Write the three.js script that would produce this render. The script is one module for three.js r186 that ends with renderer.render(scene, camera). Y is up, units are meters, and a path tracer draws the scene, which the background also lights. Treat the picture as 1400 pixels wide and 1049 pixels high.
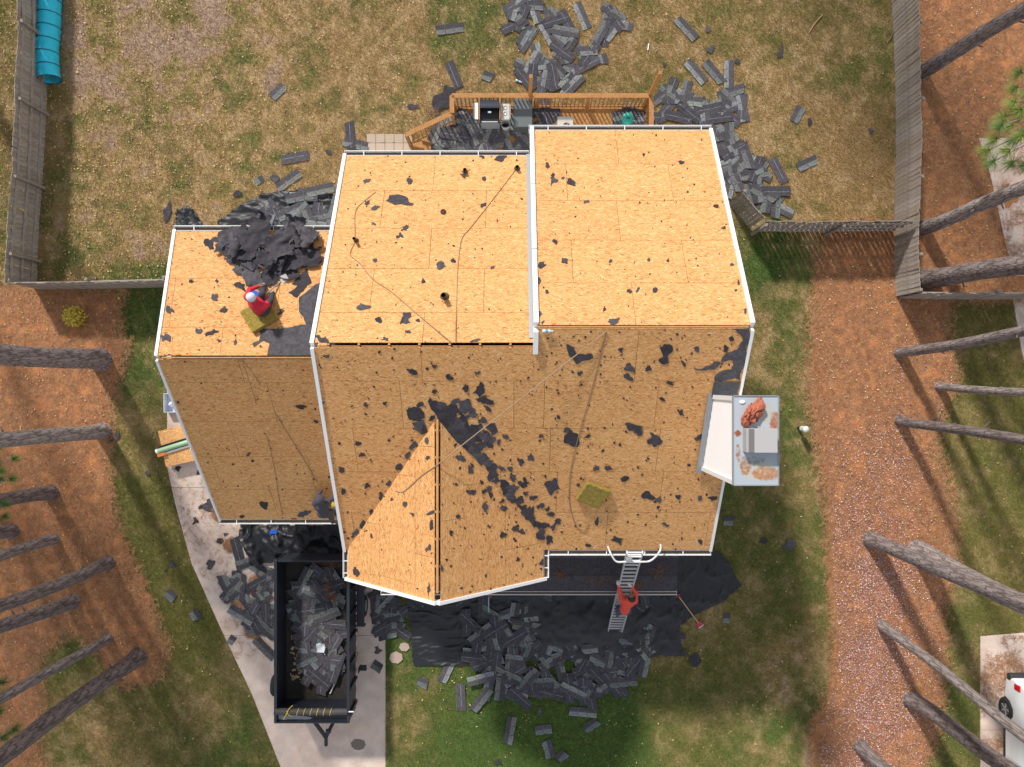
import * as THREE from 'three';
import { mergeGeometries, mergeVertices, toCreasedNormals } from 'three/addons/utils/BufferGeometryUtils.js';
import { MarchingCubes } from 'three/addons/objects/MarchingCubes.js';
import { RoundedBoxGeometry } from 'three/addons/geometries/RoundedBoxGeometry.js';

// ---------------------------------------------------------------- camera, sky, sun, exposure
const H = 24, F = 1000, CU = 700, CV = 524.5;              // drone height; lens in pixels of a 1400 x 1049 frame
const scene = new THREE.Scene();
const camera = new THREE.PerspectiveCamera(2 * Math.atan(CV / F) * 180 / Math.PI, 1400 / 1049, 0.1, 600);
camera.position.set(0, H, 0); camera.up.set(0, 0, -1); camera.lookAt(0, 0, 0);
const renderer = new THREE.WebGLRenderer({ antialias: true });
renderer.toneMapping = THREE.LinearToneMapping; renderer.toneMappingExposure = 1.52;
renderer.shadowMap.enabled = true; renderer.shadowMap.type = THREE.PCFSoftShadowMap;
const EL = 38 * Math.PI / 180, SD = new THREE.Vector3(-0.46 * Math.cos(EL), Math.sin(EL), -0.888 * Math.cos(EL)).normalize();
{
  const W = 256, h = 128, a = new Float32Array(W * h * 4);
  for (let j = 0; j < h; j++) for (let i = 0; i < W; i++) {
    const el = ((j + 0.5) / h - 0.5) * Math.PI, s = Math.max(0, Math.sin(el)), k = Math.pow(1 - s, 3);
    const c = el > 0 ? [0.35 + 0.27 * k, 0.38 + 0.26 * k, 0.43 + 0.24 * k] : [0.16, 0.14, 0.1];
    const o = (j * W + i) * 4; a[o] = c[0]; a[o + 1] = c[1]; a[o + 2] = c[2]; a[o + 3] = 1;
  }
  const t = new THREE.DataTexture(a, W, h, THREE.RGBAFormat, THREE.FloatType);
  t.mapping = THREE.EquirectangularReflectionMapping; t.magFilter = t.minFilter = THREE.LinearFilter; t.needsUpdate = true;
  scene.background = t; scene.environment = t;
}
const sun = new THREE.DirectionalLight(new THREE.Color(1, 0.95, 0.87), 3.0);
sun.position.copy(SD).multiplyScalar(60); sun.castShadow = true; sun.shadow.radius = 8; sun.shadow.mapSize.set(4096, 4096);
Object.assign(sun.shadow.camera, { left: -32, right: 32, top: 32, bottom: -32, near: 1, far: 140 });
scene.add(sun, sun.target);

// ---------------------------------------------------------------- helpers
let seed = 12345;
const rnd = () => { seed |= 0; seed = seed + 0x6D2B79F5 | 0; let t = Math.imul(seed ^ seed >>> 15, 1 | seed); t = t + Math.imul(t ^ t >>> 7, 61 | t) ^ t; return ((t ^ t >>> 14) >>> 0) / 4294967296; };
const rr = (a, b) => a + (b - a) * rnd();
const pick = a => a[Math.floor(rnd() * a.length)];
const clamp = (x, a, b) => Math.min(b, Math.max(a, x));
const sst = (a, b, x) => { const t = clamp((x - a) / (b - a), 0, 1); return t * t * (3 - 2 * t); };
const V = (x, y, z) => new THREE.Vector3(x, y, z);
const P = (u, v, y = 0) => V((u - CU) / F * (H - y), y, (v - CV) / F * (H - y));
const hash = (x, y) => { let h = Math.imul(x, 374761393) + Math.imul(y, 668265263) | 0; h = Math.imul(h ^ h >>> 13, 1274126177); return ((h ^ h >>> 16) >>> 0) / 4294967296; };
const vn = (x, y) => { const i = Math.floor(x), j = Math.floor(y), f = x - i, g = y - j, a = f * f * (3 - 2 * f), b = g * g * (3 - 2 * g);
  const p = hash(i, j), q = hash(i + 1, j), r = hash(i, j + 1), s = hash(i + 1, j + 1); return p + (q - p) * a + (r - p) * b + (p - q - r + s) * a * b; };
const fbm = (x, y, n = 4) => { let s = 0, a = 0.5, t = 0; for (let i = 0; i < n; i++) { s += a * vn(x, y); t += a; a *= 0.5; x = x * 2.03 + 17.1; y = y * 2.03 + 5.7; } return s / t; };
const lin = (r, g, b) => new THREE.Color().setRGB(r, g, b);
const names = {};
const numbered = n => { const k = names[n] = (names[n] ?? -1) + 1; return k ? `${n}_${String(k).padStart(3, '0')}` : n; };
const shad = o => { o.castShadow = o.receiveShadow = true; return o; };
function flat(g) { const h = g.index ? g.toNonIndexed() : g; for (const k of Object.keys(h.attributes)) if (!['position', 'normal', 'uv', 'color'].includes(k)) h.deleteAttribute(k); return h; }
function planarUV(g, s = 1) {                                     // uv in metres from the dominant axis of each face
  g = flat(g); const p = g.attributes.position, n = p.count, uv = new Float32Array(n * 2), a = V(), b = V(), c = V();
  for (let i = 0; i < n; i += 3) {
    a.fromBufferAttribute(p, i); b.fromBufferAttribute(p, i + 1); c.fromBufferAttribute(p, i + 2);
    const m = b.clone().sub(a).cross(c.clone().sub(a)), x = Math.abs(m.x), y = Math.abs(m.y), z = Math.abs(m.z);
    [a, b, c].forEach((q, k) => { const o = (i + k) * 2; if (y >= x && y >= z) { uv[o] = q.x * s; uv[o + 1] = q.z * s; } else if (x >= z) { uv[o] = q.z * s; uv[o + 1] = q.y * s; } else { uv[o] = q.x * s; uv[o + 1] = q.y * s; } });
  }
  g.setAttribute('uv', new THREE.BufferAttribute(uv, 2)); return g;
}
function merge(list) { const l = list.flat().map(flat), col = l.some(g => g.attributes.color);
  for (const g of l) { if (!g.attributes.normal) g.computeVertexNormals(); if (!g.attributes.uv) planarUV(g); if (col && !g.attributes.color) g.setAttribute('color', new THREE.BufferAttribute(new Float32Array(g.attributes.position.count * 3).fill(1), 3)); }
  return l.length > 1 ? mergeGeometries(l) : l[0]; }
function tint(g, c) { g = flat(g); const n = g.attributes.position.count, a = new Float32Array(n * 3); for (let i = 0; i < n; i++) { a[i * 3] = c[0]; a[i * 3 + 1] = c[1]; a[i * 3 + 2] = c[2]; } g.setAttribute('color', new THREE.BufferAttribute(a, 3)); return g; }
const bx = (w, h, d, x = 0, y = 0, z = 0) => planarUV(new THREE.BoxGeometry(w, h, d)).translate(x, y, z);
const rb = (w, h, d, r, x = 0, y = 0, z = 0) => planarUV(new RoundedBoxGeometry(w, h, d, 2, r)).translate(x, y, z);
const cy = (r0, r1, h, x = 0, y = 0, z = 0, n = 16) => flat(new THREE.CylinderGeometry(r0, r1, h, n)).translate(x, y, z);
function beam(p, q, w, h, up = V(0, 1, 0)) {                      // a box from p to q; w across, h along up
  const d = q.clone().sub(p), L = d.length(), z = d.normalize(), x = up.clone().cross(z).normalize(), y = z.clone().cross(x);
  const g = bx(w, h, L); g.applyMatrix4(new THREE.Matrix4().makeBasis(x, y, z)); const m = p.clone().add(q).multiplyScalar(0.5); return g.translate(m.x, m.y, m.z);
}
function rod(p, q, r0, r1 = r0, n = 10) { const d = q.clone().sub(p), g = cy(r1, r0, d.length(), 0, 0, 0, n); g.applyQuaternion(new THREE.Quaternion().setFromUnitVectors(V(0, 1, 0), d.clone().normalize())); const m = p.clone().add(q).multiplyScalar(0.5); return g.translate(m.x, m.y, m.z); }
const tube = (pts, r, n = 48, k = 7) => flat(new THREE.TubeGeometry(new THREE.CatmullRomCurve3(pts), n, r, k, false));
function obj(name, geo, mat, parent) { const m = shad(new THREE.Mesh(Array.isArray(geo) ? merge(geo) : geo, mat)); m.name = parent ? name : numbered(name); (parent || scene).add(m); return m; }
function tag(o, label, category, group, kind) { o.userData.label = label; if (category) o.userData.category = category; if (group) o.userData.group = group; if (kind) o.userData.kind = kind; return o; }
function thing(name, label, category, p = V(0, 0, 0), turn = 0, group) { const o = new THREE.Group(); o.name = numbered(name); o.position.copy(p); o.rotation.y = turn; scene.add(o); return tag(o, label, category, group); }
const struct = (name, geo, mat, label) => { const m = obj(name, geo, mat); m.userData.kind = 'structure'; m.userData.label = label; m.userData.category = name.replace(/_/g, ' ').split(' ').slice(0, 2).join(' '); return m; };
function inPoly(p, x, y) { let c = false; for (let i = 0, j = p.length - 1; i < p.length; j = i++) if ((p[i][1] > y) !== (p[j][1] > y) && x < (p[j][0] - p[i][0]) * (y - p[i][1]) / (p[j][1] - p[i][1]) + p[i][0]) c = !c; return c; }
function sdPoly(p, x, y) { let d = 1e9; for (let i = 0, j = p.length - 1; i < p.length; j = i++) { const ex = p[j][0] - p[i][0], ey = p[j][1] - p[i][1], wx = x - p[i][0], wy = y - p[i][1], t = clamp((wx * ex + wy * ey) / (ex * ex + ey * ey), 0, 1), ax = wx - ex * t, ay = wy - ey * t; d = Math.min(d, ax * ax + ay * ay); } d = Math.sqrt(d); return inPoly(p, x, y) ? d : -d; }
function clipTo(poly, conv) {                                     // Sutherland-Hodgman, both in 2-D, conv convex
  let area = 0; conv.forEach((a, i) => { const b = conv[(i + 1) % conv.length]; area += a[0] * b[1] - b[0] * a[1]; });
  const sg = Math.sign(area); let out = poly;
  conv.forEach((a, i) => { const b = conv[(i + 1) % conv.length], f = q => sg * ((b[0] - a[0]) * (q[1] - a[1]) - (b[1] - a[1]) * (q[0] - a[0])), inp = out; out = [];
    inp.forEach((q, k) => { const r = inp[(k + 1) % inp.length], fq = f(q), fr = f(r); if (fq >= 0) out.push(q); if ((fq >= 0) !== (fr >= 0)) { const t = fq / (fq - fr); out.push([q[0] + (r[0] - q[0]) * t, q[1] + (r[1] - q[1]) * t]); } }); });
  return out;
}
// a flat slab with outline pts (2-D) in the frame O + a*U + b*W, thick along N
function slab(pts, O, U, W, N, thick, uvo = [0, 0], uvs = 1) {
  const c = pts.map(p => new THREE.Vector2(p[0], p[1])); if (THREE.ShapeUtils.isClockWise(c)) c.reverse();
  const tri = THREE.ShapeUtils.triangulateShape(c, []), pos = [], uv = [], nor = [];
  const up = U.clone().cross(W).dot(N) > 0;
  const at = (p, k) => O.clone().addScaledVector(U, p.x).addScaledVector(W, p.y).addScaledVector(N, k);
  const put = (p, k, n) => { const q = at(p, k); pos.push(q.x, q.y, q.z); uv.push(p.x * uvs + uvo[0], p.y * uvs + uvo[1]); nor.push(n.x, n.y, n.z); };
  const M = N.clone().negate();
  for (const t of tri) { const o = up ? t : [t[0], t[2], t[1]]; o.forEach(i => put(c[i], 0, N)); [...o].reverse().forEach(i => put(c[i], -thick, M)); }
  for (let i = 0; i < c.length; i++) { const a = c[i], b = c[(i + 1) % c.length], n = U.clone().multiplyScalar(b.y - a.y).addScaledVector(W, a.x - b.x).normalize();
    const q = up ? [[a, -thick], [b, -thick], [b, 0], [a, -thick], [b, 0], [a, 0]] : [[b, -thick], [a, -thick], [a, 0], [b, -thick], [a, 0], [b, 0]]; q.forEach(e => put(e[0], e[1], n)); }
  const g = new THREE.BufferGeometry(); g.setAttribute('position', new THREE.Float32BufferAttribute(pos, 3)); g.setAttribute('normal', new THREE.Float32BufferAttribute(nor, 3)); g.setAttribute('uv', new THREE.Float32BufferAttribute(uv, 2)); return g;
}
const X1 = V(1, 0, 0), Y1 = V(0, 1, 0), Z1 = V(0, 0, 1);
function texture(w, h, f, srgb = true) {                          // f(x, y) -> [r, g, b] 0..1 (as shown, sRGB) 
  const a = new Uint8Array(w * h * 4); for (let j = 0; j < h; j++) for (let i = 0; i < w; i++) { const c = f(i, j), o = (j * w + i) * 4; a[o] = clamp(c[0], 0, 1) * 255; a[o + 1] = clamp(c[1], 0, 1) * 255; a[o + 2] = clamp(c[2], 0, 1) * 255; a[o + 3] = 255; }
  const t = new THREE.DataTexture(a, w, h); t.wrapS = t.wrapT = THREE.RepeatWrapping; t.magFilter = THREE.LinearFilter; t.minFilter = THREE.LinearMipmapLinearFilter; t.generateMipmaps = true; if (srgb) t.colorSpace = THREE.SRGBColorSpace; t.needsUpdate = true; return t;
}
const grey = (w, h, f) => texture(w, h, (x, y) => { const v = f(x, y); return [v, v, v]; }, false);
function canvasTex(w, h, draw, srgb = true) { const c = document.createElement('canvas'); c.width = w; c.height = h; draw(c.getContext('2d'), w, h); const t = new THREE.CanvasTexture(c); t.wrapS = t.wrapT = THREE.RepeatWrapping; if (srgb) t.colorSpace = THREE.SRGBColorSpace; return t; }
const rep = (t, x, y = x) => { t.repeat.set(x, y); return t; };
const tileN = (x, y, n, s) => { const a = (x / n % 1), b = (y / n % 1); return fbm(x * s, y * s, 4) * (1 - sst(0.85, 1, a)) * (1 - sst(0.85, 1, b)) + fbm((x - n) * s, y * s, 4) * sst(0.85, 1, a) * (1 - sst(0.85, 1, b)) + fbm(x * s, (y - n) * s, 4) * (1 - sst(0.85, 1, a)) * sst(0.85, 1, b) + fbm((x - n) * s, (y - n) * s, 4) * sst(0.85, 1, a) * sst(0.85, 1, b); };
const mat = (c, o = {}) => new THREE.MeshStandardMaterial({ color: Array.isArray(c) ? lin(...c) : c, roughness: 0.8, ...o });

// ---------------------------------------------------------------- materials
function strands(n, wide, seedIn, sx, tones, len, wid, spread) {
  const draw = (g, w, h) => { seed = seedIn; g.fillStyle = tones[0]; g.fillRect(0, 0, w, h);
    for (let i = 0; i < n; i++) { const x = rnd() * w, y = rnd() * h, a = (rnd() + rnd() - 1) * spread, L = rr(len[0], len[1]), b = rr(wid[0], wid[1]); g.fillStyle = pick(tones); g.globalAlpha = rr(0.25, 0.8);
      for (const ox of [-w, 0, w]) for (const oy of [-h, 0, h]) { if (x + ox < -L || x + ox > w + L || y + oy < -L || y + oy > h + L) continue; g.save(); g.translate(x + ox, y + oy); g.rotate(a); g.fillRect(-L / 2, -b / 2, L, b); g.restore(); } }
    g.globalAlpha = 1; };
  return draw;
}
const osbTones = ['#d6a167', '#deaa71', '#ce955a', '#e4b780', '#c1874c', '#dba469', '#cf9256', '#a56b39', '#eece9f', '#d69d60', '#d3985d', '#dda76f', '#8c572d', '#d29b5f'];
const osbMap = canvasTex(1024, 1024, strands(14000, 1, 77, 1, osbTones, [16, 46], [3, 9], 1.2));
const osbBump = canvasTex(1024, 1024, strands(14000, 1, 77, 1, ['#888', '#aaa', '#777', '#bbb', '#666', '#999', '#8a8a8a', '#555', '#ccc', '#909090', '#808080', '#8c8c8c', '#959595', '#606060'], [16, 46], [3, 9], 1.2), false);
osbMap.repeat.set(0.41, 0.41); osbBump.repeat.set(0.41, 0.41);
const OSB = [[1, 0.98, 0.95], [0.97, 0.95, 0.92], [1, 1, 0.98]].map(c => mat([c[0], c[1], c[2]], { map: osbMap, bumpMap: osbBump, bumpScale: 0.002, roughness: 0.85 }));
const trim = mat([0.82, 0.83, 0.84], { roughness: 0.45 });
const gutterIn = mat([0.12, 0.085, 0.055], { roughness: 1 });
const metal = mat([0.6, 0.62, 0.64], { roughness: 0.35, metalness: 0.8 });
const dullMetal = mat([0.33, 0.35, 0.38], { roughness: 0.55, metalness: 0.4 });
const lumberMap = texture(256, 256, (x, y) => { const k = fbm(x * 0.012, y * 0.35, 4) * 0.5 + fbm(x * 0.05, y * 0.05, 3) * 0.25; return [0.66 + k * 0.3, 0.46 + k * 0.3, 0.26 + k * 0.28]; });
const lumber = mat([0.9, 0.86, 0.8], { map: lumberMap, roughness: 0.75 });
const deckMap = texture(256, 256, (x, y) => { const k = fbm(x * 0.012, y * 0.3, 4) * 0.4 + fbm(x * 0.04, y * 0.04, 3) * 0.3; return [0.56 + k * 0.3, 0.38 + k * 0.28, 0.19 + k * 0.24]; });
const deckWood = [[0.95, 0.9, 0.85], [0.82, 0.78, 0.74], [1, 0.97, 0.9]].map(c => mat(c, { map: deckMap, roughness: 0.7 }));
const greyMap = texture(256, 256, (x, y) => { const k = fbm(x * 0.3, y * 0.012, 4) * 0.45 + fbm(x * 0.03, y * 0.03, 3) * 0.3; return [0.47 + k * 0.4, 0.44 + k * 0.39, 0.41 + k * 0.38]; });
const fenceWood = [[0.95, 0.93, 0.93], [0.82, 0.77, 0.74], [1, 0.99, 0.98], [0.88, 0.82, 0.76]].map(c => mat(c, { map: greyMap, roughness: 0.9 }));
const grain = texture(256, 256, (x, y) => { const k = 0.62 + hash(x, y) * 0.38 + (tileN(x, y, 256, 0.05) - 0.5) * 0.4; return [k, k, k]; }); 
const felt = [[0.085, 0.077, 0.092], [0.12, 0.11, 0.126], [0.062, 0.055, 0.068]].map(c => mat(c, { map: rep(grain.clone(), 1.3), roughness: 0.95, side: THREE.DoubleSide }));
const shingleMat = mat([1, 1, 1], { vertexColors: true, map: rep(grain.clone(), 2), roughness: 0.95, side: THREE.DoubleSide });
const plastic = mat([0.013, 0.0135, 0.018], { roughness: 0.5, side: THREE.DoubleSide });
const siding = mat([0.92, 0.93, 0.95], { roughness: 0.6 });
const concMap = texture(512, 512, (x, y) => { const k = tileN(x, y, 512, 0.02) * 0.16 + hash(x, y) * 0.1 - (hash(x * 7, y * 3) > 0.985 ? 0.18 : 0) - 0.1, w = tileN(x + 90, y + 31, 512, 0.009) * 0.05; return [0.77 + k + w, 0.72 + k, 0.68 + k - w * 0.5]; });
const concrete = mat([1, 0.98, 0.98], { map: rep(concMap, 0.28), roughness: 0.95 });
const barkMap = texture(256, 512, (x, y) => { const n = tileN(x, y * 0.33, 256, 0.06), r = Math.abs(tileN(x + 40, y * 0.22, 256, 0.045) - 0.5) * 2, k = sst(0.0, 0.3, r); return [0.4 + 0.24 * k * (0.6 + n * 0.7), 0.365 + 0.23 * k * (0.6 + n * 0.7), 0.35 + 0.23 * k * (0.6 + n * 0.7)]; });
const barkBump = grey(256, 512, (x, y) => sst(0.03, 0.3, Math.abs(tileN(x + 40, y * 0.22, 256, 0.045) - 0.5) * 2) * 0.8 + tileN(x, y * 0.33, 256, 0.06) * 0.2);
const bark = [[0.8, 0.76, 0.78], [1, 0.98, 0.98], [0.68, 0.63, 0.64]].map(c => mat(c, { map: barkMap, bumpMap: barkBump, bumpScale: 0.012, roughness: 0.95 }));
const needleMat = mat([0.5, 0.62, 0.3], { vertexColors: true, roughness: 0.8, side: THREE.DoubleSide });
const rope = mat([0.3, 0.2, 0.13], { roughness: 0.9 });
const black = mat([0.012, 0.013, 0.017], { roughness: 0.45 });
const rubber = mat([0.02, 0.02, 0.02], { roughness: 0.85 });

// ---------------------------------------------------------------- ground: lawn, pine-straw beds, concrete
const px = (x, z) => [x / H * F + CU, z / H * F + CV];
const bedA = [[-400, 396], [168, 398], [160, 425], [172, 470], [150, 560], [146, 640], [156, 720], [190, 790], [214, 850], [226, 890], [212, 925], [172, 934], [142, 895], [112, 862], [82, 868], [52, 895], [48, 930], [56, 962], [45, 1000], [62, 1060], [62, 1300], [-400, 1300]];
const bedB = [[1256, -300], [1256, 300], [1140, 312], [1122, 350], [1114, 420], [1110, 520], [1116, 600], [1132, 690], [1136, 780], [1142, 880], [1140, 930], [1112, 1000], [1122, 1060], [1122, 1300], [1240, 1300], [1262, 1049], [1284, 970], [1290, 900], [1288, 830], [1304, 760], [1298, 680], [1276, 600], [1290, 560], [1304, 520], [1292, 440], [1296, 408], [1800, 402], [1800, -300]];
const driveway = [[228, 470], [229, 640], [240, 690], [262, 770], [300, 855], [345, 950], [384, 1049], [420, 1180], [527, 1180], [527, 640], [600, 600], [600, 470]];
const walkA = [[1336, 190], [1352, 240], [1372, 330], [1384, 378], [1420, 378], [1420, 190]], walkB = [[1340, 870], [1440, 862], [1800, 862], [1800, 1300], [1340, 1300]], walkC = [[1384, 408], [1420, 408], [1420, 560], [1396, 480]];
const hard = [driveway, walkA, walkB, walkC];
const inBed = (u, v) => Math.max(sdPoly(bedA, u, v), sdPoly(bedB, u, v));
// [u, v, dry, dirt, olive]: how dry the grass is, bare soil, moss tone
const care = [[120, 60, 0.75, 0.62, 0.2], [250, 30, 0.7, 0.68, 0.3], [350, 130, 0.68, 0.36, 0.1], [200, 250, 0.8, 0.42, 0.3], [110, 330, 0.62, 0.45, 0.4], [190, 140, 0.72, 0.6, 0.2], [560, 60, 0.66, 0.05, 0.1], [470, 110, 0.7, 0.05, 0], [620, 30, 0.5, 0, 0], [430, 220, 0.85, 0.05, 0.2], [600, 170, 0.66, 0.25, 0], [880, 60, 0.68, 0, 0.7], [1000, 50, 0.62, 0, 0.7], [1130, 60, 0.5, 0, 0.6], [1200, 60, 0.5, 0.1, 0.6], [1150, 200, 0.93, 0, 0.3], [1180, 270, 0.95, 0, 0.2], [1060, 190, 0.78, 0, 0.5], [1100, 280, 0.9, 0, 0.2],
  [1065, 350, 0.25, 0.1, 0.1], [1065, 430, 0.5, 0.05, 0.3], [1060, 560, 0.45, 0.03, 0.3], [1080, 690, 0.42, 0, 0.6], [1100, 800, 0.42, 0, 0.6], [1040, 800, 0.38, 0, 0.5], [1080, 950, 0.5, 0.35, 0.4], [1080, 1040, 0.5, 0.4, 0.4], [960, 900, 0.36, 0.05, 0.6], [960, 1010, 0.32, 0.05, 0.6], [800, 1000, 0.04, 0, 0], [640, 1000, 0.06, 0, 0], [540, 950, 0.4, 0.15, 0.2], [560, 900, 0.2, 0.05, 0],
  [190, 430, 0.2, 0.1, 0.2], [190, 500, 0.4, 0.25, 0.4], [200, 600, 0.42, 0.1, 0.8], [200, 720, 0.3, 0.1, 0.8], [240, 850, 0.25, 0.05, 0.7], [300, 950, 0.4, 0.1, 0.6], [180, 980, 0.4, 0.1, 0.6], [100, 1000, 0.55, 0.15, 0.6], [100, 900, 0.35, 0.2, 0.5], [330, 1030, 0.4, 0.15, 0.5],
  [1340, 470, 0.35, 0.05, 1], [1360, 640, 0.35, 0, 1], [1360, 760, 0.35, 0, 1], [1320, 860, 0.4, 0, 0.9], [1300, 1000, 0.25, 0, 0.8], [20, 100, 0.45, 0.1, 0.9], [10, 300, 0.4, 0.1, 0.9]];
function soil(u, v) { let w = 0, a = 0, b = 0, c = 0; for (const k of care) { const d = (u - k[0]) ** 2 + (v - k[1]) ** 2, q = 1 / (d * d + 3e5); w += q; a += q * k[2]; b += q * k[3]; c += q * k[4]; } return [a / w, b / w, c / w]; }
const mix3 = (a, b, t) => [a[0] + (b[0] - a[0]) * t, a[1] + (b[1] - a[1]) * t, a[2] + (b[2] - a[2]) * t];
const DRY = [0.345, 0.225, 0.095], STRAW = [0.41, 0.285, 0.14], GREEN = [0.075, 0.125, 0.022], OLIVE = [0.155, 0.142, 0.032], DIRT = [0.33, 0.225, 0.155];
function grassColor(x, z, s) {
  const n1 = fbm(x * 0.9 + 3, z * 0.9, 4), n2 = fbm(x * 3.1, z * 3.1 + 9, 3), n3 = fbm(x * 0.35 + 20, z * 0.35, 3);
  const dry = clamp(s[0] + ((n1 - 0.5) * 0.95 + (n2 - 0.5) * 0.75) * (0.3 + 0.85 * s[0]), 0, 1), g = mix3(GREEN, OLIVE, clamp(s[2] + (n3 - 0.5), 0, 1));
  let c = mix3(g, mix3(DRY, STRAW, sst(0.45, 0.75, n2)), sst(0.12, 0.85, dry));
  c = mix3(c, DIRT, sst(0.42, 0.72, s[1] * 0.9 + (n1 - 0.5) * 0.9 + (n2 - 0.5) * 0.5)); return c;
}
const toS = c => c.map(x => x <= 0.0031308 ? 12.92 * x : 1.055 * Math.pow(x, 1 / 2.4) - 0.055);
{
  const big = new THREE.PlaneGeometry(400, 400).rotateX(-Math.PI / 2).translate(0, -0.006, 0);
  struct('ground', big, mat([0.17, 0.14, 0.06], { roughness: 1 }), 'wide stretch of dry grass around the house lot');
  const W = 1792, h = 1303, cell = 16, sw = Math.ceil(W / cell) + 2, sh = Math.ceil(h / cell) + 2, low = [];
  const wx = i => -22 + 44 * i / W, wz = j => -16 + 32 * j / h;
  for (let j = 0; j < sh; j++) for (let i = 0; i < sw; i++) low.push(soil(...px(wx(i * cell), wz(j * cell))));
  const t = texture(W, h, (i, j) => {
    const x = wx(i), z = wz(j), a = Math.floor(i / cell), b = Math.floor(j / cell), f = i / cell - a, g = j / cell - b;
    const s = [0, 1, 2].map(k => (low[b * sw + a][k] * (1 - f) + low[b * sw + a + 1][k] * f) * (1 - g) + (low[(b + 1) * sw + a][k] * (1 - f) + low[(b + 1) * sw + a + 1][k] * f) * g);
    const c = grassColor(x, z, s), k = 0.84 + 0.32 * hash(i, j); return toS([c[0] * k, c[1] * k, c[2] * k]);
  });
  t.wrapS = t.wrapT = THREE.ClampToEdgeWrapping;
  const g = new THREE.PlaneGeometry(44, 32).rotateX(-Math.PI / 2), uv = g.attributes.uv, p = g.attributes.position;
  for (let i = 0; i < p.count; i++) uv.setXY(i, (p.getX(i) + 22) / 44, (p.getZ(i) + 16) / 32);
  struct('lawn', g, mat([1, 1, 1], { map: t, roughness: 1 }), 'patchy lawn of dry straw and green grass around house');
}
// pine-straw beds: low mounds that sink under the lawn at an uneven border
const strawTones = ['#b0744a', '#be8452', '#996340', '#ca9562', '#845233', '#d2a375', '#b57b4e', '#926244'];
const strawMap = canvasTex(1024, 1024, strands(16000, 1, 991, 1, strawTones, [26, 70], [1.5, 3.2], 3.2)); strawMap.repeat.set(0.42, 0.42);
const strawMat = mat([1, 0.96, 0.92], { map: strawMap, vertexColors: true, roughness: 1 });
function bed(poly, x0, x1, z0, z1, label) {
  const st = 0.11, nx = Math.round((x1 - x0) / st), nz = Math.round((z1 - z0) / st), hgt = [], pos = [], uv = [], col = [], idx = [];
  for (let j = 0; j <= nz; j++) for (let i = 0; i <= nx; i++) {
    const x = x0 + i * st, z = z0 + j * st, [u, v] = px(x, z), d = sdPoly(poly, u, v) / 41.7 + (fbm(x * 1.7, z * 1.7, 3) - 0.5) * 0.7;
    const y = d < -0.25 ? -0.2 : (-0.05 + 0.1 * sst(-0.2, 0.25, d)) + 0.1 * sst(0, 0.8, d) * (fbm(x * 0.8, z * 0.8, 4) - 0.35) + 0.05 * (fbm(x * 4, z * 4, 2) - 0.5); hgt.push(y);
    const k = 0.82 + 0.4 * fbm(x * 0.7 + 9, z * 0.7, 4), e = (fbm(x * 2.2, z * 2.2 + 40, 3) - 0.5) * 0.16;
    pos.push(x, y, z); uv.push(x + 0.4 * fbm(x * 0.5, z * 0.5, 2), z); col.push(k + e, k, k - e);
  }
  for (let j = 0; j < nz; j++) for (let i = 0; i < nx; i++) { const a = j * (nx + 1) + i, b = a + 1, c = a + nx + 1, d = c + 1; if (Math.max(hgt[a], hgt[b], hgt[c], hgt[d]) > -0.15) idx.push(a, c, b, b, c, d); }
  const g = new THREE.BufferGeometry(); g.setAttribute('position', new THREE.Float32BufferAttribute(pos, 3)); g.setAttribute('uv', new THREE.Float32BufferAttribute(uv, 2)); g.setAttribute('color', new THREE.Float32BufferAttribute(col, 3)); g.setIndex(idx); g.computeVertexNormals();
  const m = struct('pine_straw_bed', g, strawMat, label); m.userData.category = 'mulch bed';
}
bed(bedA, -24, -10.5, -4, 15, 'rust brown pine straw bed between grey fence and concrete driveway');
bed(bedB, 9, 24, -16, 15, 'rust brown pine straw bed strewn with pink leaves beside chimney side lawn');
// concrete
function slabs(name, poly, y, label, cuts) {
  const root = new THREE.Group(); root.name = name; scene.add(root); root.userData = { label, category: name.replace(/_/g, ' '), kind: 'structure' };
  const pts = poly.map(([u, v]) => { const p = P(u, v); return [p.x, p.z]; });
  for (let k = 0; k + 1 < cuts.length; k++) { const z0 = (cuts[k] - CV) / F * H, z1 = (cuts[k + 1] - CV) / F * H - 0.012, c = clipTo(pts.map(p => [...p]), [[-60, z0], [60, z0], [60, z1], [-60, z1]]); if (c.length > 2) obj('concrete_slab', slab(c, V(0, y, 0), X1, Z1, Y1, 0.1), concrete, root); }
}
slabs('driveway', driveway, 0.02, 'pale pinkish concrete driveway under dump trailer with control joints', [470, 560, 667, 869, 1080, 1200]);
slabs('sidewalk', walkA, 0.09, 'pale concrete path with needle litter between leaning pine trunks', [190, 256, 336, 380]);
slabs('neighbouring_driveway', walkB, 0.03, 'stained tan concrete pad under the white car', [862, 998, 1300]);
slabs('garden_path', walkC, 0.05, 'grey concrete path edge beyond the moss green lawn', [408, 560]);
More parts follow.
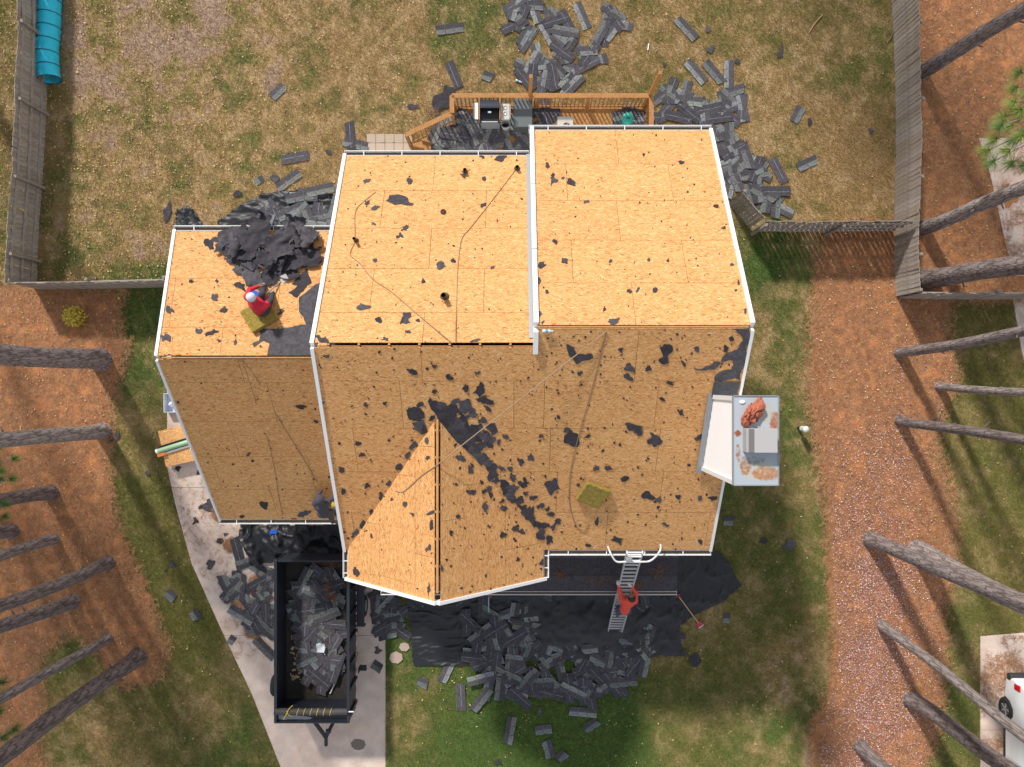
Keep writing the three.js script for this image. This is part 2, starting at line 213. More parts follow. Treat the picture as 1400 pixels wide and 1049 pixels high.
{ // dark octagonal patch and stepping stones
  const p = P(490, 1018); const a = []; for (let k = 0; k < 9; k++) { const t = k / 9 * 6.283; a.push([Math.cos(t) * 0.24 * (0.9 + 0.2 * hash(k, 3)), Math.sin(t) * 0.2 * (0.9 + 0.2 * hash(k, 4))]); }
  tag(obj('drain_cover', slab(a, V(p.x, 0.026, p.z), X1, Z1, Y1, 0.02), mat([0.2, 0.16, 0.135], { roughness: 0.9 })), 'dark rounded cover plate set in driveway below trailer hitch', 'cover');
  [[541, 899, 0.23], [553, 884, 0.17]].forEach(([u, v, r], i) => { const q = P(u, v), o = []; for (let k = 0; k < 7; k++) { const t = k / 7 * 6.283 + 0.3; o.push([Math.cos(t) * r * (0.9 + 0.25 * hash(k, 7 + i)), Math.sin(t) * r * 0.9 * (0.85 + 0.25 * hash(k, 17 + i))]); }
    tag(obj('stepping_stone', slab(o, V(q.x, 0.05, q.z), X1, Z1, Y1, 0.06), mat([0.42, 0.32, 0.27], { roughness: 0.95 })), ['whole pinkish stepping stone in grass beside driveway', 'pinkish stepping stone partly under the edge of the black tarp'][i], 'stone'); });
  // patio of square pavers by the deck steps
  const t = new THREE.Group(); t.name = 'paver_patio'; t.userData = { kind: 'structure', label: 'small patio of square tan pavers below deck steps', category: 'patio' }; scene.add(t);
  const pm = [[0.42, 0.33, 0.25], [0.38, 0.3, 0.23], [0.46, 0.36, 0.28]].map(c => mat(c, { roughness: 0.95 }));
  for (let i = 0; i < 5; i++) for (let j = 0; j < 6; j++) { const c = P(512, 190), pg = rb(0.29, 0.06, 0.29, 0.008); obj('paver', pg.translate(c.x + i * 0.3 - 0.1, 0.02 + hash(i, j) * 0.008, c.z + j * 0.3), pm[(i * 3 + j * 5) % 3], t); }
}
// grass tufts, fallen needles and leaves: real blades
function stuff(name, geo, m, n, place, label, category) {
  const im = shad(new THREE.InstancedMesh(geo, m, n)), M = new THREE.Matrix4(), q = new THREE.Quaternion(), e = new THREE.Euler(), s = V(), c = new THREE.Color(); let k = 0, tries = 0;
  while (k < n && tries++ < n * 6) { const r = place(); if (!r) continue; e.set(r.rx || 0, r.ry, r.rz || 0, 'YXZ'); M.compose(r.p, q.setFromEuler(e), s.set(r.s, r.sy ?? r.s, r.s)); im.setMatrixAt(k, M); im.setColorAt(k, c.setRGB(...r.c)); k++; }
  im.count = k; im.name = numbered(name); im.userData = { label, category, kind: 'stuff' }; scene.add(im); return im;
}
const overHouse = (x, z) => (x > -7.6 && x < -3.8 && z > -3.2 && z < 3.3) || (x > -3.9 && x < 4.6 && z > -5.6 && z < 6) ;
{
  const pos = []; seed = 4; for (let k = 0; k < 6; k++) { const a = k / 6 * 6.283 + rr(-0.4, 0.4), L = rr(0.03, 0.065), w = 0.006, h = rr(0.018, 0.045), ca = Math.cos(a), sa = Math.sin(a), ox = rr(-0.025, 0.025), oz = rr(-0.025, 0.025); pos.push(ox - sa * w, 0, oz + ca * w, ox + sa * w, 0, oz - ca * w, ox + ca * L, h, oz + sa * L); }
  const g = new THREE.BufferGeometry(); g.setAttribute('position', new THREE.Float32BufferAttribute(pos, 3)); g.computeVertexNormals(); g.setAttribute('uv', new THREE.Float32BufferAttribute(new Float32Array(36), 2));
  seed = 5;
  stuff('grass', g, mat([1, 1, 1], { roughness: 0.9, side: THREE.DoubleSide }), 300000, () => {
    const u = rr(-20, 1420), v = rr(-20, 1070), p = P(u, v); if (overHouse(p.x, p.z)) return; if (inBed(u, v) > -6 + rr(0, 10)) return; for (const h of hard) if (inPoly(h, u, v)) return;
    const s = soil(u, v), d = fbm(p.x * 0.9 + 3, p.z * 0.9, 3); if (rnd() < s[1] * 0.8 * d * 1.6) return;
    const c = grassColor(p.x, p.z, s), k = rr(0.8, 1.22); return { p, ry: rr(0, 6.28), s: rr(0.6, 1.3), sy: rr(0.6, 1.4), c: [c[0] * k * 1.06, c[1] * k * 1.03, c[2] * k] };
  }, 'short patchy grass blades, straw coloured and green, over the whole lawn', 'grass');
  const nd = []; for (let k = 0; k < 5; k++) { const a = rr(0, 6.28), L = rr(0.06, 0.11), w = 0.0035, ca = Math.cos(a), sa = Math.sin(a), ox = rr(-0.05, 0.05), oz = rr(-0.05, 0.05); nd.push(ox - sa * w, 0, oz + ca * w, ox + sa * w, 0, oz - ca * w, ox + ca * L, rr(0, 0.03), oz + sa * L); }
  const ng = new THREE.BufferGeometry(); ng.setAttribute('position', new THREE.Float32BufferAttribute(nd, 3)); ng.computeVertexNormals(); ng.setAttribute('uv', new THREE.Float32BufferAttribute(new Float32Array(30), 2));
  const ndc = [[0.42, 0.195, 0.09], [0.35, 0.155, 0.068], [0.52, 0.29, 0.15], [0.24, 0.11, 0.052], [0.47, 0.235, 0.11]];
  const bedY = (x, z) => 0.055 + 0.1 * (fbm(x * 0.8, z * 0.8, 4) - 0.35);
  seed = 6;
  stuff('pine_needles', ng, mat([1, 1, 1], { roughness: 0.9, side: THREE.DoubleSide }), 110000, () => { const u = rr(-20, 1420), v = rr(-20, 1070); if (inBed(u, v) < rr(-14, 4)) return; const p = P(u, v), k = rr(0.7, 1.4), c = pick(ndc); p.y = bedY(p.x, p.z); return { p, ry: rr(0, 6.28), s: rr(0.8, 1.5), c: c.map(q => q * k) }; }, 'loose rust brown pine needles over the straw beds', 'needles');
  seed = 8; stuff('driveway_straw', ng, mat([1, 1, 1], { roughness: 0.9, side: THREE.DoubleSide }), 1500, () => { const c = pick([[333, 828, 16, 14], [346, 862, 12, 10], [318, 745, 12, 9], [352, 800, 12, 16], [300, 700, 10, 14], [365, 850, 8, 16]]), a = rr(0, 6.28), q = Math.sqrt(rnd()), p = P(c[0] + Math.cos(a) * c[2] * q, c[1] + Math.sin(a) * c[3] * q); p.y = 0.03 + rnd() * 0.01; return { p, ry: rr(0, 6.28), s: rr(0.8, 1.3), c: pick(ndc) }; }, 'rust pine straw smeared on driveway beside the trailer', 'needles'); stuff('needle_litter', ng, mat([1, 1, 1], { roughness: 0.9, side: THREE.DoubleSide }), 2600, () => { const w = rnd(), u = w < 0.4 ? rr(1340, 1400) : w < 0.7 ? rr(1336, 1400) : rr(230, 520), v = w < 0.4 ? rr(870, 1049) : w < 0.7 ? rr(200, 380) : rr(640, 900); if (!hard.some(h => inPoly(h, u, v))) return; const p = P(u, v); if (fbm(p.x * 0.8, p.z * 0.8 + 7, 3) < rr(0.42, 0.56)) return; p.y = v < 400 ? 0.095 : 0.036; const c = pick(ndc); return { p, ry: rr(0, 6.28), s: rr(0.8, 1.3), c }; }, 'thin patches of rust pine needles on the concrete', 'needles');
  // fallen leaves
  const lf = new THREE.BufferGeometry(); lf.setAttribute('position', new THREE.Float32BufferAttribute([-0.03, 0.012, 0, 0, 0, -0.02, 0, 0, 0.02, 0, 0, -0.02, 0.034, 0.014, 0.004, 0, 0, 0.02], 3)); lf.computeVertexNormals(); lf.setAttribute('uv', new THREE.Float32BufferAttribute(new Float32Array(12), 2));
  const lm = mat([1, 1, 1], { roughness: 0.6, side: THREE.DoubleSide }), lc = [[0.6, 0.35, 0.33], [0.68, 0.48, 0.46], [0.42, 0.2, 0.2], [0.52, 0.28, 0.25], [0.76, 0.6, 0.57], [0.3, 0.13, 0.16]];
  seed = 7;
  const pathC = [[1225, 560, 18, 0.15], [1205, 640, 55, 0.5], [1190, 720, 55, 0.75], [1195, 800, 55, 0.95], [1195, 900, 55, 1], [1195, 980, 60, 0.95], [1180, 1049, 65, 0.9], [1265, 820, 30, 0.25], [1265, 900, 30, 0.25]];
  stuff('pink_leaves', lf, lm, 17000, () => { const u = rr(1120, 1300), v = rr(380, 1070); if (inBed(u, v) < 2) return; let d = 0.035; for (const c of pathC) d = Math.max(d, c[3] * Math.exp(-(((u - c[0]) / c[2]) ** 2) - ((v - c[1]) / 60) ** 2)); const p = P(u, v); if (rnd() > d * (0.4 + 1.2 * fbm(p.x * 1.5, p.z * 1.5, 3))) return; p.y = bedY(p.x, p.z) + rr(0.03, 0.05); const k = rr(0.6, 1.3); return { p, ry: rr(0, 6.28), rx: rr(-0.6, 0.6), rz: rr(-0.6, 0.6), s: rr(0.35, 0.85), c: pick(lc).map(q => q * k) }; }, 'drift of pale pink and maroon fallen leaves along the straw bed', 'leaves');
  const lc2 = [[0.5, 0.3, 0.15], [0.62, 0.47, 0.3], [0.3, 0.15, 0.08], [0.45, 0.22, 0.1], [0.65, 0.5, 0.12], [0.55, 0.3, 0.22]];
  stuff('fallen_leaves', lf, lm, 9500, () => { const u = rr(-10, 1410), v = rr(-10, 1060), p = P(u, v); if (overHouse(p.x, p.z) || hard.some(h => inPoly(h, u, v))) return; const b = inBed(u, v) > 0, w = b ? 0.3 : u < 520 && v < 390 ? 1.1 - u / 560 : v < 200 && u < 700 ? 0.22 : v > 880 && u > 520 ? 0.1 : 0.06; if (rnd() > w * (0.3 + 1.4 * fbm(p.x, p.z, 3))) return; p.y = b ? bedY(p.x, p.z) + 0.03 : rr(0.025, 0.045); const k = rr(0.6, 1.25); return { p, ry: rr(0, 6.28), rx: rr(-0.6, 0.6), rz: rr(-0.6, 0.6), s: rr(0.6, 1.2), c: pick(lc2).map(q => q * k) }; }, 'scattered tan and yellow fallen leaves on the yard', 'leaves');
}

// ---------------------------------------------------------------- the house
const house = thing('house', 'two storey house stripped to bare OSB roof panels with white gutters', 'house');
const slopes = [];
const CAM = V(0, H, 0);
// a roof plane: O on the ridge line, U along the ridge, W down the slope; poly convex in (u, w)
function roofSlope(O, U, W, poly, rows, joints, tone, seedIn) {
  const N = U.clone().cross(W).normalize(); if (N.y < 0) N.negate();
  const part = new THREE.Group(); part.name = 'roof_slope'; house.add(part); seed = seedIn;
  const wE = Math.max(...poly.map(p => p[1])), wT = Math.min(...poly.map(p => p[1])), u0 = Math.min(...poly.map(p => p[0])), u1 = Math.max(...poly.map(p => p[0]));
  for (let r = 0; r * 1.22 < wE - wT; r++) {
    const b = wE - r * 1.22, a = b - 1.22, off = joints[r % joints.length];
    for (let k = Math.floor((u0 - off) / 2.44) - 1; off + k * 2.44 < u1; k++) {
      const x = off + k * 2.44, g = 0.004, c = clipTo([[x + g, a + g], [x + 2.44 - g, a + g], [x + 2.44 - g, b - g], [x + g, b - g]], poly);
      if (c.length < 3) continue; let area = 0; c.forEach((p, i) => { const q = c[(i + 1) % c.length]; area += p[0] * q[1] - q[0] * p[1]; }); if (Math.abs(area) < 0.01) continue;
      obj('osb_panel', slab(c, O.clone().addScaledVector(N, rr(-0.002, 0.002)), U, W, N, 0.015, [rnd() * 3, rnd() * 3]), OSB[tone[Math.floor(rnd() * tone.length)]], part);
    }
  }
  const s = { O, U, W, N, poly, part }; slopes.push(s); return s;
}
const hitPlane = (u, v, s) => { const d = V((u - CU) / F, -1, (v - CV) / F), t = s.N.dot(s.O.clone().sub(CAM)) / s.N.dot(d); return CAM.clone().addScaledVector(d, t); };
const uw = (p, s) => { const q = p.clone().sub(s.O); return [q.dot(s.U), q.dot(s.W)]; };
function roofHit(u, v) { let best = null, by = -1; for (const s of slopes) { const p = hitPlane(u, v, s), [a, b] = uw(p, s); if (!inPoly(s.poly.map(q => [q[0], q[1]]), a, b)) continue; if (p.y > by) { by = p.y; best = s; } } return best; }
const dn = (y0, z0, y1, z1) => V(0, y1 - y0, z1 - z0).normalize(), len = (y0, z0, y1, z1) => Math.hypot(y1 - y0, z1 - z0);
const XL = -4.115, XM = 0.52, XR = 4.88, XW = -8.0, RG = 0.045;           // rake lines; half width of the open ridge slot
const RB = roofSlope(V(0, 9.1, -1.16), X1, dn(9.1, -1.16, 5.9, -6.27), [[XM, RG], [XR, RG], [XR, 6.03], [XM, 6.03]], 5, [2.55, 1.28, 2.4, 1.3, 2.53], [0, 1, 2], 21);
const LB = roofSlope(V(0, 8.87, -0.78), X1, dn(8.87, -0.78, 5.84, -5.66), [[XL, RG + 0.04], [XM, RG + 0.04], [XM, 5.744], [XL, 5.744]], 5, [-1.9, -3.05, -1.85, -3.05, -1.86], [0, 1, 2], 22);
const fW = dn(9.1, -1.16, 5.9, 4.12), fL = len(9.1, -1.16, 5.9, 4.12), fS = (-0.78 + 1.16) / fW.z;
const FR = roofSlope(V(0, 9.1, -1.16), X1, fW, [[XM, RG], [XR, RG], [XR, fL], [XM, fL]], 5, [2.3, 1.05, 3.3, 0.7, 2.6], [0, 1, 2], 23);
const FL = roofSlope(V(0, 9.1, -1.16), X1, fW, [[XL, fS + RG], [XM, fS + RG], [XM, fL], [XL, fL]], 5, [-1.4, -2.7, -1.1, -2.4, -1.9], [0, 1, 2], 24);
const GX = -1.64, GY = 7.95, GZ0 = (9.1 - 7.95) / 0.606 - 1.16, GZ1 = 4.8, GE = 5.92, gl = len(GY, 0, GE, 2.42), gZv = (9.1 - GE) / 0.606 - 1.16;
const GLs = roofSlope(V(GX, GY, 0), Z1, V(-2.42, GE - GY, 0).normalize(), [[GZ0 + 0.09, 0.09], [GZ1, 0.09], [GZ1, gl], [gZv, gl]], 3, [0.9, 2.1, 1.4], [0, 1, 2], 25);
const GRs = roofSlope(V(GX, GY, 0), Z1, V(2.42, GE - GY, 0).normalize(), [[GZ0 + 0.09, 0.09], [GZ1, 0.09], [GZ1, gl], [gZv, gl]], 3, [1.5, 2.3, 0.6], [0, 1, 2], 26);
const WBk = roofSlope(V(0, 7.5, -0.586), X1, dn(7.5, -0.586, 6.6, -3.63), [[XW, 0.05], [-3.86, 0.05], [-3.86, 3.174], [XW, 3.174]], 3, [-6.3, -5.4, -6.6], [0, 1, 2], 27);
const WFr = roofSlope(V(0, 7.5, -0.586), X1, dn(7.5, -0.586, 3.9, 3.73), [[XW, 0.05], [-3.86, 0.05], [-3.86, 5.62], [XW, 5.62]], 5, [-6.4, -5.2, -6.9, -5.7, -6.2], [0, 1, 2], 28);
// ridge beams and rafters that show in the open ridge slots
function ridge(p, q, drop, half, step, sDown, extra) {
  obj('ridge_beam', beam(p.clone().add(V(0, -drop, 0)), q.clone().add(V(0, -drop, 0)), half, 0.2), lumber, house);
  const d = q.clone().sub(p), L = d.length(); d.normalize();
  for (let t = step * 0.4; t < L; t += step) for (const W of sDown) { const a = p.clone().addScaledVector(d, t).addScaledVector(W, -0.02).add(V(0, -0.115, 0)); obj('rafter', beam(a, a.clone().addScaledVector(W, 0.7), 0.045, 0.15), lumber, house); }
}
ridge(V(XL + 0.05, 8.87, -0.78), V(XM, 8.87, -0.78), 0.2, 0.03, 0.63, [LB.W, fW]);
ridge(V(XM, 9.1, -1.16), V(XR - 0.05, 9.1, -1.16), 0.13, 0.035, 0.63, [RB.W, fW]);
ridge(V(XW + 0.1, 7.5, -0.586), V(XL, 7.5, -0.586), 0.098, 0.032, 0.63, [WBk.W, WFr.W]);
ridge(V(GX, GY, GZ0 + 0.05), V(GX, GY, GZ1 - 0.2), 0.09, 0.05, 0.6, [GLs.W, GRs.W]);
// walls
const wallT = 0.16;
const wallPoly = (pts, x) => slab(pts, V(x, 0, 0), Z1, Y1, X1, wallT);
const dY = 0.14;
const fy = z => 9.1 - 0.606 * (z + 1.16) - dY, lby = z => 8.87 - 0.621 * (-0.78 - z) - dY, rby = z => 9.1 - 0.626 * (-1.16 - z) - dY;
obj('wall', wallPoly([[3.8, 0], [3.8, fy(3.8)], [-0.78, fy(-0.78)], [-5.35, lby(-5.35)], [-5.35, 0]], XL + 0.4), siding, house);
obj('wall', wallPoly([[3.8, 0], [3.8, fy(3.8)], [-1.16, fy(-1.16)], [-5.95, rby(-5.95)], [-5.95, 0]], XR - 0.25), siding, house);
obj('wall', wallPoly([[-0.8, 5], [-0.8, fy(-0.8)], [-1.16, fy(-1.16)], [-5.95, rby(-5.95)], [-5.95, 0], [-4, 0]], XM + wallT), siding, house);
obj('wall', bx(XM - XL - 0.4, lby(-5.35), wallT, (XM + XL + 0.4) / 2 - 0.01, lby(-5.35) / 2, -5.27), siding, house);
obj('wall', bx(XR - XM - 0.45, rby(-5.95), wallT, (XM + XR) / 2 - 0.14, rby(-5.95) / 2, -5.87), siding, house);
obj('wall', bx(XR - XL - 0.8, fy(3.8) - 0.01, wallT, (XR + XL) / 2 + 0.05, fy(3.8) / 2, 3.71), siding, house);
const wby = z => 7.5 - 0.296 * (-0.586 - z) - dY, wfy = z => 7.5 - 0.834 * (z + 0.586) - dY;
obj('wall', wallPoly([[3.4, 0], [3.4, wfy(3.4)], [-0.586, wfy(-0.586)], [-3.3, wby(-3.3)], [-3.3, 0]], XW + 0.4), siding, house);
obj('wall', bx(3.5, wby(-3.3), wallT, -5.74, wby(-3.3) / 2, -3.22), siding, house);
obj('wall', bx(3.5, wfy(3.4), wallT, -5.74, wfy(3.4) / 2, 3.31), siding, house);
obj('garage_door', [bx(2.6, 2.2, 0.05, -5.8, 1.12, 3.42), ...[0.55, 1.1, 1.65].map(y => bx(2.58, 0.03, 0.02, -5.8, y, 3.45))], trim, house);
{ const g = slab([[GX - 2.1, 3.2], [GX + 2.1, 3.2], [GX + 2.1, 6.0], [GX, GY - 0.2], [GX - 2.1, 6.0]], V(0, 0, 4.45), X1, Y1, Z1, wallT); obj('wall', g, siding, house);
  for (const k of [-1, 1]) obj('wall', bx(wallT, 2.8, 0.55, GX + k * 2.02, 4.5, 4.02), siding, house); }
// white rake boards
function rake(p, q, w = 0.075, h = 0.17, lift = 0.02) { const n = Math.max(1, Math.round(p.distanceTo(q) / 2.4)); for (let k = 0; k < n; k++) { const a = p.clone().lerp(q, k / n), b = p.clone().lerp(q, (k + 1) / n - (k < n - 1 ? 0.004 : 0)), j = () => V(rr(-0.006, 0.006), lift - h / 2 + rr(-0.005, 0.005), rr(-0.002, 0.002)); obj('rake_board', beam(a.add(j()), b.add(j()), w, h), trim, house); } }
const rE = 0.035;
rake(V(XL - rE, 8.87, -0.8), V(XL - rE, 5.84, -5.67), 0.085); rake(V(XL - rE, 8.865, -0.76), V(XL - rE, 5.9, 4.13), 0.075);
rake(V(XR + rE, 9.1, -1.2), V(XR + rE, 5.9, -6.28), 0.085); rake(V(XR + rE, 9.09, -1.12), V(XR + rE, 8.24, 0.22), 0.06); rake(V(XR + rE, 7.15, 2.05), V(XR + rE, 5.9, 4.12), 0.06);
rake(V(XM - 0.03, 9.12, -1.16), V(XM - 0.03, 5.9, -6.28), 0.1, 0.34, 0.03); rake(V(XM - 0.03, 9.12, -1.12), V(XM - 0.03, 8.86, -0.68), 0.1, 0.3, 0.03);
obj('step_flashing', beam(V(XM - 0.12, 8.79, -0.95), V(XM - 0.12, 5.83, -5.7), 0.09, 0.012), dullMetal, house);
rake(V(XW - rE, 7.5, -0.61), V(XW - rE, 6.6, -3.64), 0.07); rake(V(XW - rE, 7.49, -0.56), V(XW - rE, 3.9, 3.74), 0.05);
rake(V(GX - 2.44, GE - 0.01, GZ1 + 0.035), V(GX + 0.01, GY + 0.01, GZ1 + 0.035), 0.07, 0.2, 0.03); rake(V(GX + 2.44, GE - 0.01, GZ1 + 0.035), V(GX - 0.01, GY + 0.01, GZ1 + 0.035), 0.07, 0.2, 0.032);
// gutters: an open trough with cross straps
function gutter(p, q, out, debris = 0.4, w = 0.125, step = 0.95) {
  const d = q.clone().sub(p), L = d.length(); d.normalize(); const o = out.clone();
  const prof = [[0, 0], [0, -0.11], [w * 0.75, -0.11], [w, -0.06], [w, 0.012], [w - 0.014, 0.012], [w - 0.014, -0.055], [w * 0.73, -0.1], [0.012, -0.1], [0.012, 0]];
  const g = slab(prof, q.clone(), o, Y1, d, L), m = obj('gutter', g, trim, house);
  obj('fascia_board', beam(p.clone().addScaledVector(o, -0.012).add(V(0, -0.1, 0)), q.clone().addScaledVector(o, -0.012).add(V(0, -0.1, 0)), 0.022, 0.17), trim, house);
  for (const e of [p, q]) obj('end_cap', slab([[0, 0], [0, -0.11], [w * 0.75, -0.11], [w, -0.06], [w, 0.012]], e.clone(), o, Y1, d, 0.004), trim, m);
  for (let t = step * 0.5; t < L; t += step) { const a = p.clone().addScaledVector(d, t); obj('hanger', beam(a.clone().add(V(0, 0.002, 0)), a.clone().addScaledVector(o, w - 0.01).add(V(0, 0.002, 0)), 0.022, 0.006), trim, m); }
  obj('leaf_debris', beam(p.clone().addScaledVector(o, w * 0.46).add(V(0, -0.092 + debris * 0.02, 0)).addScaledVector(d, 0.01), q.clone().addScaledVector(o, w * 0.46).add(V(0, -0.092 + debris * 0.02, 0)).addScaledVector(d, -0.01), w * 0.62, 0.018), gutterIn, m);
}
gutter(V(XM - 0.1, 5.86, -6.285), V(XR + 0.06, 5.86, -6.285), V(0, 0, -1)); gutter(V(XL - 0.05, 5.8, -5.675), V(XM - 0.1, 5.8, -5.675), V(0, 0, -1));
gutter(V(XW - 0.06, 6.56, -3.645), V(XL + 0.05, 6.56, -3.645), V(0, 0, -1)); gutter(V(XW - 0.06, 3.86, 3.745), V(-3.85, 3.86, 3.745), V(0, 0, 1));
gutter(V(GX + 2.56, 5.85, 4.14), V(XR + 0.06, 5.85, 4.14), V(0, 0, 1)); gutter(V(GX + 2.43, 5.86, 4.12), V(GX + 2.43, 5.86, 4.82), V(1, 0, 0), 0.4, 0.125, 0.3); gutter(V(GX - 2.43, 5.86, 3.95), V(GX - 2.43, 5.86, 4.82), V(-1, 0, 0), 0.4, 0.125, 0.3);
// soffits close the eaves
obj('soffit', [bx(XR - XM, 0.02, 0.4, (XR + XM) / 2, 5.74, -6.06), bx(XM - XL - 0.05, 0.02, 0.4, (XM + XL) / 2, 5.67, -5.48), bx(XR - XL, 0.02, 0.36, (XR + XL) / 2, 5.75, 3.94), bx(4.1, 0.02, 0.38, -5.95, 3.73, 3.53), bx(4.1, 0.02, 0.38, -5.95, 6.44, -3.43), bx(4.84, 0.02, 0.4, GX, 5.72, 4.6)], siding, house);
// porch roof under black felt, with posts and its own gutter
{
  const PW = dn(3.55, 3.82, 2.72, 6.05), O = V(0, 3.55, 3.82), N = X1.clone().cross(PW).normalize(); if (N.y < 0) N.negate();
  const porch = { O, U: X1, W: PW, N, poly: [[-3.8, 0], [4.78, 0], [4.78, 2.37], [-3.8, 2.37]] };
  const pr = obj('porch_roof', slab(porch.poly, O, X1, PW, N, 0.1), felt[2], house);
  for (let k = 0; k < 4; k++) obj('felt_course', slab([[-3.8, 0.05 + k * 0.6], [4.78, 0.02 + k * 0.6], [4.78, 0.66 + k * 0.6 > 2.37 ? 2.37 : 0.66 + k * 0.6], [-3.8, Math.min(2.37, 0.67 + k * 0.6)]], O.clone().addScaledVector(N, 0.006 + k * 0.003), X1, PW, N, 0.003), felt[k % 3], pr);
  gutter(V(-3.82, 2.7, 6.06), V(4.8, 2.7, 6.06), Z1, 1.6, 0.1, 20);
  for (const x of [-3.5, -0.6, 1.8, 4.5]) obj('porch_post', bx(0.14, 2.62, 0.14, x, 1.31, 5.75), trim, house);
  obj('porch_floor', rb(8.4, 0.4, 2.2, 0.02, 0.5, 0.2, 4.9), concrete, house);
  slopes.push({ ...porch, porch: true });
}
// chimney chase with its metal cap
const rustMap = canvasTex(256, 512, (g, w, h) => {
  seed = 31; g.fillStyle = '#aab3bb'; g.fillRect(0, 0, w, h);
  const blot = (x, y, rx, ry, c, n, sp) => { for (let i = 0; i < n; i++) { const a = rnd() * 6.283, d = Math.sqrt(rnd()) * sp; g.globalAlpha = rr(0.05, 0.2); g.fillStyle = c; g.beginPath(); g.ellipse(x + Math.cos(a) * rx * d, y + Math.sin(a) * ry * d, rr(2, 12), rr(2, 10), rnd() * 3, 0, 6.3); g.fill(); } };
  blot(130, 420, 90, 60, '#c9b48c', 400, 1); blot(185, 445, 80, 38, '#a8602f', 500, 1); blot(70, 400, 28, 55, '#9a5530', 200, 1); blot(30, 330, 10, 50, '#94431f', 60, 1); blot(28, 215, 14, 16, '#8d3f22', 90, 1); blot(235, 150, 26, 60, '#a04d2a', 260, 1); blot(190, 95, 50, 55, '#b9ab93', 260, 1); blot(120, 370, 60, 22, '#6d7780', 120, 1); g.globalAlpha = 1;
});
rustMap.wrapS = rustMap.wrapT = THREE.ClampToEdgeWrapping;
{
  const c = new THREE.Group(); c.name = 'chimney'; house.add(c); const x0 = 4.34, x1 = 5.19, z0 = 0.26, z1 = 1.97, T = 9.7;
  obj('chase_wall', bx(x1 - x0 - 0.04, T - 0.05, z1 - z0 - 0.04, (x0 + x1) / 2, (T - 0.05) / 2, (z0 + z1) / 2), siding, c);
  for (let k = 0; k < 24; k++) { const y = 7.0 + k * 0.115; if (y > T - 0.1) break; const q = new THREE.BoxGeometry(x1 - x0 - 0.012, 0.1, z1 - z0 - 0.012); const p = q.attributes.position; for (let i = 0; i < p.count; i++) if (p.getY(i) > 0) { p.setX(i, p.getX(i) * 0.975); p.setZ(i, p.getZ(i) * 0.988); } q.computeVertexNormals(); obj('siding_board', planarUV(q).translate((x0 + x1) / 2, y + 0.05, (z0 + z1) / 2), siding, c); }
  for (const z of [z0 + 0.03, z1 - 0.03]) obj('corner_board', bx(0.03, 2.7, 0.09, x0 - 0.004, 8.33, z), trim, c);
  const g = slab([[x0 - 0.02, z0 - 0.02], [x1 + 0.02, z0 - 0.02], [x1 + 0.02, z1 + 0.02], [x0 - 0.02, z1 + 0.02]], V(0, T, 0), X1, Z1, Y1, 0.07), uv = g.attributes.uv, p = g.attributes.position;
  for (let i = 0; i < p.count; i++) uv.setXY(i, (p.getX(i) - x0 + 0.02) / (x1 - x0 + 0.04), 1 - (p.getZ(i) - z0 + 0.02) / (z1 - z0 + 0.04));
  obj('chimney_cap', g, mat([1, 1, 1], { map: rustMap, roughness: 0.5 }), c);
  obj('cap_edge', [bx(0.02, 0.03, 1.75, x0 - 0.02, T + 0.005, (z0 + z1) / 2), bx(0.02, 0.03, 1.75, x1 + 0.02, T + 0.005, (z0 + z1) / 2), bx(0.85, 0.03, 0.02, (x0 + x1) / 2, T + 0.005, z0 - 0.02), bx(0.85, 0.03, 0.02, (x0 + x1) / 2, T + 0.005, z1 + 0.02)], dullMetal, c);
  const a = V(x0 - 0.06, 9.1 - 0.606 * (z0 + 1.16) + 0.05, z0 - 0.05), b = V(x0 - 0.06, 9.1 - 0.606 * (z1 + 1.16) + 0.05, z1 + 0.08);
  obj('base_flashing', beam(a, b, 0.12, 0.02), dullMetal, c);
  // the dark sheet laid behind the chase
  const s = [[972, 543], [976, 522], [1012, 522], [1006, 543]].map(([u, v]) => uw(hitPlane(u, v, FR), FR));
  obj('cricket_sheet', slab(s, FR.O.clone().addScaledVector(FR.N, 0.03), FR.U, FR.W, FR.N, 0.02), mat([0.09, 0.095, 0.11], { map: rep(grain.clone(), 2), roughness: 0.7 }), c);
  // flue box and a crumpled cloth resting on the cap
  const f = thing('flue_box', 'grey metal flue box with dark side strip on rusty chimney cap', 'flue', V(4.8, T, 1.1));
  const gal = mat([0.4, 0.38, 0.38], { roughness: 0.7 });
  obj('box', rb(0.58, 0.24, 0.46, 0.012, 0, 0.12, 0), gal, f); obj('top_plate', rb(0.44, 0.02, 0.46, 0.006, 0.08, 0.255, 0), mat([0.44, 0.42, 0.42], { roughness: 0.65 }), f); obj('side_strip', rb(0.1, 0.014, 0.455, 0.005, -0.2, 0.247, 0), mat([0.17, 0.16, 0.16], { roughness: 0.7 }), f);
  seed = 61; const cg = new THREE.IcosahedronGeometry(1, 24), q = cg.attributes.position, cc = V();
  for (let i = 0; i < q.count; i++) { cc.fromBufferAttribute(q, i); const n = fbm(cc.x * 1.5 + 5, cc.z * 1.5 + cc.y * 1.4, 3), r = Math.abs(fbm(cc.x * 1.7 + cc.y, cc.z * 1.7 + 9, 2) - 0.5) * 2; const k = 0.75 + n * 0.6 - 0.25 * sst(0.3, 0, r); q.setXYZ(i, cc.x * 0.17 * k + cc.z * -0.06, Math.max(0, cc.y + 0.25) * 0.17 * k, cc.z * 0.3 * k); }
  cg.computeVertexNormals(); tag(obj('crumpled_cloth', planarUV(cg).rotateY(-0.25).translate(4.68, T + 0.004, 0.57), mat([0.42, 0.13, 0.075], { roughness: 0.95, side: THREE.DoubleSide })), 'crumpled rust red cloth dropped on the chimney cap', 'cloth');
